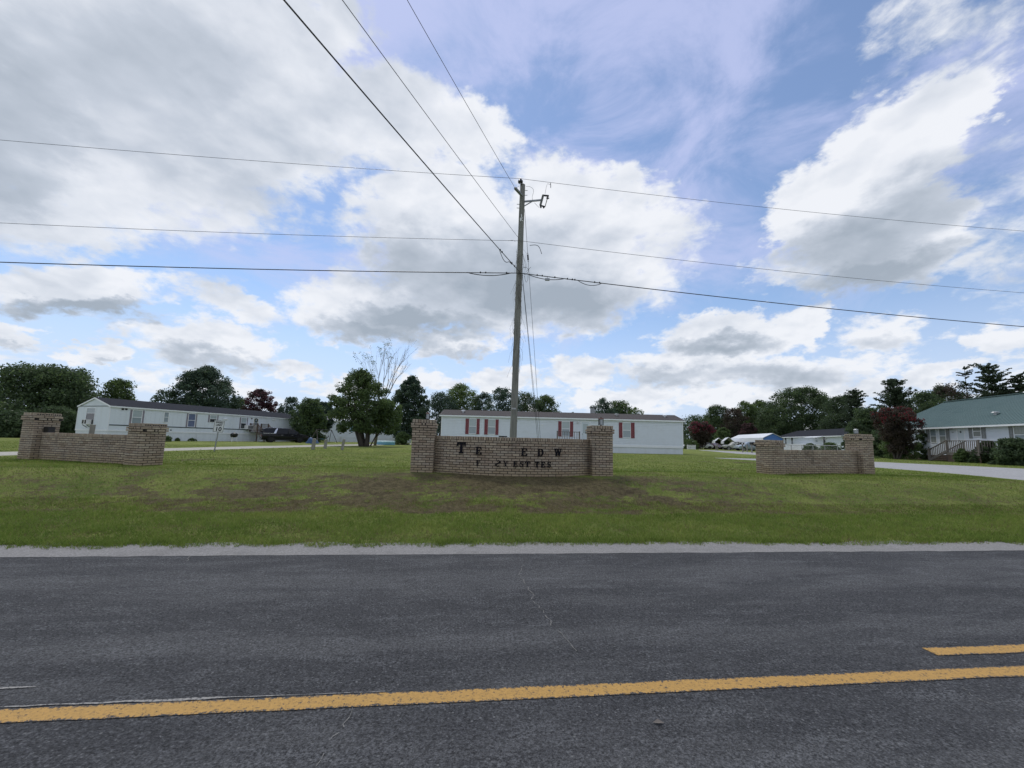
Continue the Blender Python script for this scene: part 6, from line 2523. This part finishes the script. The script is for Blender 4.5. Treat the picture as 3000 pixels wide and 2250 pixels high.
tree('yard_tree', 'multi-stemmed green yard tree standing alone on the lawn', 960, 1146, 1080, 1308, 39.9, 'pear', 'mid', 11500, .115, 95, .19, .34, None, 'tree', 12, stems=5, trunk_x=1067, accent=('dark', .35, .0), clump_size=.1, gap=.2, lean=-.05)
tree('yard_tree', 'thin leaning stem with sparse leaves right of the yard tree', 1088, 1180, 1172, 1306, 41.5, 'round', 'mid', 3400, .11, 42, .28, .08, None, 'tree', 13, trunk_x=1082, clump_size=.13)
bare_tree('tall bare branched tree with few leaves rising behind the yard tree', 1098, 1300, 45, [(1078, 1062), (1104, 1040), (1132, 1034), (1158, 1048), (1182, 1030), (1186, 1066), (1090, 1100)])
tree('pear_tree', 'dense dark pear shaped tree left of the sign pier lantern', 1130, 1260, 1100, 1296, 58, 'pear', 'blue', 13000, .14, 110, .1, .2, None, 'tree', 14, accent=('dark', .35, .0), trunk_x=1187, clump_size=.095)
tree('shrub', 'low bush at the foot of the dark pear shaped tree', 1150, 1205, 1265, 1298, 54, 'dome', 'mid', 2200, .1, 26, .0, .04, None, 'shrub', 15)
BG = 'trees behind the red shuttered trailer'
tree('broadleaf_tree', 'dark tree directly right of the dark pear shaped tree', 1228, 1346, 1148, 1295, 74, 'round', 'blue', 6000, .16, 70, .06, .15, BG, seed=16)
tree('broadleaf_tree', 'light green tree with an open top over the left part of the red shuttered trailer', 1276, 1424, 1123, 1295, 80, 'round', 'light', 8500, .16, 90, .06, .16, BG, seed=17, accent=('mid', .5, .0), clump_size=.1)
tree('broadleaf_tree', 'narrow dark tree just right of the light green open topped tree', 1368, 1456, 1148, 1295, 78, 'round', 'blue', 4200, .15, 46, .06, .12, BG, seed=18)
tree('broadleaf_tree', 'dark tree immediately left of the utility pole', 1414, 1532, 1134, 1295, 66, 'round', 'blue', 7000, .14, 70, .06, .15, BG, seed=19)
tree('broadleaf_tree', 'round dark tree half hidden by the utility pole', 1468, 1602, 1147, 1295, 68, 'dome', 'dark', 7000, .14, 70, .06, .15, BG, seed=20)
tree('broadleaf_tree', 'drooping green tree right of the utility pole and its guy wires', 1538, 1652, 1157, 1295, 70, 'dome', 'mid', 6500, .14, 70, .06, .15, BG, seed=21, accent=('blue', .4, .0))
tree('broadleaf_tree', 'tiny tree top just showing over the trailer roof left of the chimney', 1664, 1690, 1202, 1295, 72, 'cone', 'blue', 900, .13, 14, .1, .08, BG, seed=22)
tree('broadleaf_tree', 'dark tree behind the roof chimney of the red shuttered trailer', 1722, 1814, 1166, 1295, 72, 'round', 'blue', 5200, .14, 56, .06, .13, BG, seed=23)
tree('broadleaf_tree', 'bushy green tree right of the roof chimney', 1758, 1872, 1174, 1295, 76, 'dome', 'mid', 6800, .15, 70, .06, .13, BG, seed=24, accent=('blue', .4, .0))
tree('broadleaf_tree', 'low green tree at the right of the bushy tree over the roof', 1832, 1896, 1192, 1295, 80, 'round', 'light', 2600, .15, 34, .1, .1, BG, seed=25)
RG = 'trees of the wood on the right'
tree('broadleaf_tree', 'far low dark tree at the right end of the red shuttered trailer', 1970, 2100, 1214, 1318, 118, 'dome', 'dark', 5200, .2, 60, .0, .15, RG, seed=26)
tree('pine_tree', 'rounded dark pine above the picket fence', 2048, 2158, 1186, 1316, 106, 'dome', 'dark', 6800, .19, 70, .06, .2, RG, seed=27, accent=('mid', .25, .4))
tree('broadleaf_tree', 'brownish purple tree between the rounded pine and the pale green trees', 2104, 2206, 1196, 1316, 100, 'dome', 'bronze', 4800, .18, 56, .06, .15, RG, seed=28)
tree('tulip_tree', 'paler green pointed tree, left of the two above the carports', 2148, 2232, 1175, 1316, 108, 'round', 'light', 7000, .17, 56, .06, .15, RG, seed=29, accent=('mid', .6, .0))
tree('tulip_tree', 'paler green pointed tree, right of the two above the carports', 2190, 2270, 1172, 1316, 110, 'round', 'light', 7000, .17, 60, .06, .15, RG, seed=30, accent=('mid', .6, .0))
tree('broadleaf_tree', 'dark tree over the blue gable carport', 2205, 2325, 1176, 1316, 98, 'dome', 'dark', 6800, .18, 70, .0, .16, RG, seed=31)
tree('oak_tree', 'largest broad oak above the black roofed white home', 2246, 2462, 1135, 1318, 92, 'round', 'dark', 19000, .2, 150, .0, .3, RG, seed=32, accent=('mid', .22, .3), clump_size=.085)
tree('oak_tree', 'dark oak filling in behind the far end of the black roofed white home', 2230, 2330, 1215, 1318, 96, 'dome', 'dark', 5200, .18, 60, .0, .2, RG, seed=33)
tree('broadleaf_tree', 'dark spreading tree behind the near end of the black roofed home', 2400, 2550, 1158, 1322, 80, 'dome', 'dark', 9500, .17, 90, .0, .2, RG, seed=34, accent=('cedar', .3, .0))
tree('broadleaf_tree', 'wide low dark green tree filling the wood behind the parked cars', 2040, 2260, 1214, 1318, 112, 'dome', 'dark', 9000, .18, 90, .0, .2, RG, seed=71)
cedar('cedar_tree', 'feathery cedar rising right of the broad oak', 2452, 2582, 1150, 1330, 72, 11000, .15, 26, RG, 35, .05, .28)
tree('broadleaf_tree', 'dark tree behind the lantern topped right brick pier', 2490, 2620, 1196, 1338, 58, 'dome', 'dark', 9500, .14, 90, .0, .15, RG, seed=36, accent=('mid', .2, .2))
tree('broadleaf_tree', 'dark leafy tree filling behind the pink crape myrtle', 2585, 2710, 1210, 1342, 50, 'dome', 'dark', 9500, .14, 90, .0, .15, RG, seed=37)
cedar('cedar_tree', 'pointed dark cedar with tiered boughs left of the green roof', 2530, 2740, 1112, 1338, 56, 14000, .13, 22, RG, 38, .05, .04)
tree('broadleaf_tree', 'dark tree just behind the left slope of the green roof', 2652, 2800, 1146, 1335, 66, 'dome', 'dark', 8500, .16, 80, .05, .2, RG, seed=39, accent=('mid', .25, .2))
tree('broadleaf_tree', 'bronze dark tree above the left part of the green ridge', 2725, 2870, 1124, 1335, 70, 'round', 'bronze', 8500, .16, 80, .05, .2, RG, seed=40, accent=('dark', .9, .0))
cedar('cedar_tree', 'sparse half bare cedar above the green ridge', 2806, 2896, 1076, 1330, 64, 3600, .12, 16, RG, 41, .45, .4)
cedar('cedar_tree', 'big dense dark cedar above the green ridge', 2850, 3000, 1078, 1330, 60, 13000, .14, 22, RG, 42, .0, .38)
cedar('cedar_tree', 'dark cedar at the right edge behind the green roof', 2945, 3070, 1104, 1330, 58, 9500, .14, 20, RG, 43, .05, .3)
tree('broadleaf_tree', 'wide low dark tree behind the right part of the green ridge', 2820, 3040, 1140, 1330, 74, 'dome', 'dark', 9500, .18, 90, .0, .2, RG, seed=44)
tree('broadleaf_tree', 'small bright green tree in front of the wood by the lantern pier', 2500, 2580, 1228, 1322, 62, 'round', 'mid', 4600, .13, 50, .05, .1, RG, seed=45)
CG = 'crape myrtles'
tree('crape_myrtle', 'wide dark pink crape myrtle above the white car', 2013, 2096, 1236, 1318, 84, 'vase', 'bronze', 6500, .14, 60, .12, .16, CG, 'tree', 46, stems=4, accent=('pink', .32, .62))
tree('crape_myrtle', 'bronze red crape myrtle behind the carports', 2162, 2226, 1240, 1318, 94, 'dome', 'bronze', 5200, .15, 56, .0, .12, CG, 'tree', 47, stems=3, accent=('purple', .4, .4))
tree('crape_myrtle', 'tall crape myrtle with red blossom at the far corner of the green roofed house', 2570, 2702, 1194, 1347, 36.5, 'vase', 'bronze', 9500, .085, 80, .12, .12, CG, 'tree', 48, stems=5, accent=('red', .12, .66), trunk_x=2628, clump_size=.1, gap=.18)
tree('shrub', 'mid green leafy growth at the foot of the red flowering crape myrtle', 2585, 2690, 1262, 1347, 37.6, 'dome', 'mid', 4200, .085, 44, .0, .05, 'shrubs around the green roofed house', 'shrub', 72, gap=.1)
tree('shrub', 'olive green bush between the pink and bronze crape myrtles', 2090, 2150, 1252, 1318, 96, 'dome', 'mid', 4200, .15, 44, .0, .08, 'bushes by the carports', 'shrub', 49)
tree('shrub', 'round green bush behind the picket fence', 2000, 2046, 1287, 1318, 78, 'dome', 'mid', 2600, .11, 30, .0, .05, 'bushes by the carports', 'shrub', 50)
tree('shrub', 'dark green shrub under the trees behind the crape myrtle and lantern pier', 2545, 2640, 1262, 1345, 42, 'dome', 'dark', 7500, .11, 70, .0, .06, 'shrubs around the green roofed house', 'shrub', 51)
tree('shrub', 'holly bush at the twin windows of the green roofed house', 2688, 2742, 1262, 1338, 37.5, 'dome', 'dark', 4600, .08, 44, .0, .06, 'shrubs around the green roofed house', 'shrub', 52, gap=.15)
tree('shrub', 'loose evergreen shrub right of the grey porch', 2866, 2922, 1290, 1352, 30.6, 'dome', 'dark', 4200, .075, 40, .0, .05, 'shrubs around the green roofed house', 'shrub', 53, gap=.2)
tree('shrub', 'large dark evergreen bush at the right edge before the big window', 2925, 3030, 1284, 1366, 27.6, 'dome', 'dark', 8500, .08, 70, .0, .07, 'shrubs around the green roofed house', 'shrub', 54)
tree('shrub', 'low leafy shrub in front of the porch balusters', 2800, 2846, 1314, 1352, 31.6, 'dome', 'mid', 3000, .075, 34, .0, .04, 'shrubs around the green roofed house', 'shrub', 55, gap=.2)
tree('shrub', 'dark ground shrub under the right side of the porch', 2842, 2885, 1318, 1354, 30.8, 'dome', 'dark', 2400, .075, 28, .0, .04, 'shrubs around the green roofed house', 'shrub', 56)
tree('shrub', 'clipped hedge bush left of the door canopy behind the pipe fence', 2352, 2396, 1299, 1328, 54, 'dome', 'mid', 2800, .09, 34, .0, .04, 'hedges behind the pipe fence', 'shrub', 57)
tree('shrub', 'clipped hedge bush right of the door canopy behind the pipe fence', 2402, 2462, 1297, 1330, 51, 'dome', 'mid', 3400, .09, 40, .0, .04, 'hedges behind the pipe fence', 'shrub', 58)
tree('shrub', 'small bush with twiggy shoots against the lantern pier', 2462, 2500, 1278, 1330, 44, 'spread', 'dark', 1100, .08, 18, .1, .05, 'hedges behind the pipe fence', 'shrub', 59, gap=.3)
WEED = [(492, 1276, 1291, 41, 20), (520, 1283, 1291, 45, 12), (560, 1284, 1291, 46.5, 26), (608, 1283, 1291, 49, 40), (657, 1284, 1291, 51, 20), (711, 1262, 1292, 53, 26)]
for i, (px, yt, yb, Y, w) in enumerate(WEED):
    tree('weed_clump', ('tall weeds beside the left brick wing pier', 'small weed tuft at the pale trailer skirting nearest the brick pier', 'weed tuft under the blue curtained window', 'row of weeds behind the speed limit sign', 'weeds left of the kettle barbecue', 'tall weeds beside the trailer steps')[i],
         px - w / 2, px + w / 2, yt, yb, Y - 1.4, 'dome', 'light', 500, .07, 10, .0, .012, 'weeds along the pale trailer', 'weeds', 60 + i)

# far-off wood that closes the view, one mass
rng = np.random.default_rng(5)
cs = []
for a in np.arange(-62, 63, .9):
    d = 150 + 18 * math.sin(a * .35)
    hgt = 6.0 + 2.0 * rng.random() + (2.5 if a > 20 else 0)
    for k in range(9):
        r_ = d + rng.uniform(-8, 12)
        cs.append((r_ * math.sin(rad(a + rng.uniform(-.5, .5))), r_ * math.cos(rad(a + rng.uniform(-.5, .5))), .6 + hgt * rng.random()))
cs = np.array(cs)
q, k = leaves(cs, np.full(len(cs), 2.4), .42, 42000, rng)
tag(tri_soup('far_woods', q, 4, LEAF['dark'], np.clip(.5 * rng.random(len(cs))[k] + .5 * rng.random(42000), 0, 1)), kind='stuff')


# ------------------------------------------------------------------ grass
def grass_material():
    m = bpy.data.materials.new('grass_blade')
    m.use_nodes = True
    T = Tree(m.node_tree)
    out = T.node('ShaderNodeOutputMaterial')
    a = T.node('ShaderNodeAttribute', attribute_name='tint').outputs['Fac']
    cr = T.node('ShaderNodeValToRGB')
    T.put(cr.inputs[0], a)
    e = cr.color_ramp.elements
    e[0].position, e[0].color = 0, (.075, .12, .027, 1)
    e[1].position, e[1].color = 1, (.22, .175, .10, 1)
    for p_, c in ((.25, (.165, .24, .052)), (.5, (.295, .335, .092)), (.66, (.27, .24, .11)), (.82, (.155, .125, .07))):
        e.new(p_).color = (*c, 1)
    d = T.node('ShaderNodeBsdfDiffuse')
    T.put(d.inputs[0], cr.outputs[0])
    t = T.node('ShaderNodeBsdfTranslucent')
    T.put(t.inputs[0], cr.outputs[0])
    mx = T.node('ShaderNodeMixShader')
    mx.inputs[0].default_value = .3
    T.nt.links.new(d.outputs[0], mx.inputs[1])
    T.nt.links.new(t.outputs[0], mx.inputs[2])
    T.nt.links.new(mx.outputs[0], out.inputs[0])
    return m


M['grass_blade'] = grass_material()


def in_poly(x, y, P_):
    r_ = np.zeros(len(x), bool)
    n = len(P_)
    for i in range(n):
        x1, y1 = P_[i]
        x2, y2 = P_[(i + 1) % n]
        c = ((y1 > y) != (y2 > y)) & (x < (x2 - x1) * (y - y1) / (y2 - y1 + 1e-9) + x1)
        r_ ^= c
    return r_


def blades(n, t0, t1, h0, h1, w, seed, power=1.0):
    rng = np.random.default_rng(seed)
    u = rng.random(n)
    t = t0 + (t1 - t0) * u ** power
    s = rng.random(n) * (3.1 * t + 3.2) - (1.4 * t + 1.5)
    x, y = road_xy(s, t)
    edge = t > 6.02 + .30 * (fbm(s * 3, s * 0 + 2, 8) - .3) + .34 * (fbm(s * 13, t * 9, 88) - .42)
    edge &= ~((np.abs(x + 18.6) < 1.75) & (y < 45))
    edge &= ~in_poly(x, y, [(15.3, 7.7), (17, 13.5), (18, 16.5), (18.2, 20.7), (16.3, 26.9), (15, 30), (26, 28.6), (29.3, 22), (31, 9)])
    inv = SIGN_MW.inverted()
    lx = inv[0][0] * x + inv[0][1] * y + inv[0][3]
    ly = inv[1][0] * x + inv[1][1] * y + inv[1][3]
    edge &= ~((np.abs(lx) < 3.0) & (ly > -.42) & (ly < .65))
    x, y, t = x[edge], y[edge], t[edge]
    n = len(x)
    z = ground_z(x, y)
    d = dryness(x, y)
    bare = rng.random(n) < d * .62
    x, y, z, d, t = x[~bare], y[~bare], z[~bare], d[~bare], t[~bare]
    n = len(x)
    patch = np.clip(.5 + 1.9 * (fbm(x * .7, y * .9, 51, 5) - .5), 0, 1)
    clump = np.clip(.5 + 2.2 * (fbm(x * 6.5, y * 6.5, 71, 3) - .5), 0, 1)
    tall = (.45 + .9 * fbm(x * 2.2, y * 2.2, 61)) * (.6 + .8 * clump)
    h = (h0 + (h1 - h0) * rng.random(n)) * tall * (1 - .45 * d)
    a = rng.random(n) * 2 * np.pi
    lean = .35 + .9 * rng.random(n)
    ww = w * (.6 + .8 * rng.random(n))
    px_, py_ = np.cos(a), np.sin(a)
    b0 = np.stack([x - px_ * ww, y - py_ * ww, z - .004], 1)
    b1 = np.stack([x + px_ * ww, y + py_ * ww, z - .004], 1)
    a2 = rng.random(n) * 2 * np.pi
    tip = np.stack([x + np.cos(a2) * h * lean, y + np.sin(a2) * h * lean, z + h], 1)
    q = np.stack([b0, b1, tip], 1).reshape(-1, 3)
    g = .06 + .42 * np.clip(.45 * patch + .4 * clump + .5 * rng.random(n) - .2, 0, 1)
    br = .62 + .38 * rng.random(n)
    tint = np.where(rng.random(n) < np.clip(d * 1.15 + .07, 0, 1), br, g)
    return q, tint


def tufts(n, seed):
    """Longer uncut tufts along the road edge and at the feet of the brickwork."""
    rng = np.random.default_rng(seed)
    s = (rng.random(n) * 2 - 1) * 11
    s = s + .05 * rng.normal(size=n)
    keep = fbm(s * 1.7, s * 0 + 4, 15) > .47
    s = s[keep]
    s = np.repeat(s, 9) + .05 * rng.normal(size=len(s) * 9)
    t = 6.16 + .3 * (fbm(s * 3, s * 0 + 2, 8) - .3) + np.abs(rng.normal(size=len(s))) * .12
    x, y = road_xy(s, t)
    z = ground_z(x, y)
    m_ = len(x)
    h = .03 + .075 * rng.random(m_)
    a = rng.random(m_) * 6.283
    a2 = rng.random(m_) * 6.283
    w = .004
    b0 = np.stack([x - np.cos(a) * w, y - np.sin(a) * w, z], 1)
    b1 = np.stack([x + np.cos(a) * w, y + np.sin(a) * w, z], 1)
    tp = np.stack([x + np.cos(a2) * h * .8, y + np.sin(a2) * h * .8, z + h], 1)
    return np.stack([b0, b1, tp], 1).reshape(-1, 3), .05 + .4 * rng.random(m_)


parts_ = [tufts(1800, 9), blades(220000, 6.0, 9.4, .025, .075, .0045, 1), blades(135000, 8.8, 13.5, .02, .05, .006, 2), blades(150000, 13.0, 34, .025, .055, .011, 3, 1.3)]
q = np.concatenate([a for a, _ in parts_])
tn = np.concatenate([b_ for _, b_ in parts_])
tag(tri_soup('grass', q, 3, M['grass_blade'], tn), kind='stuff')
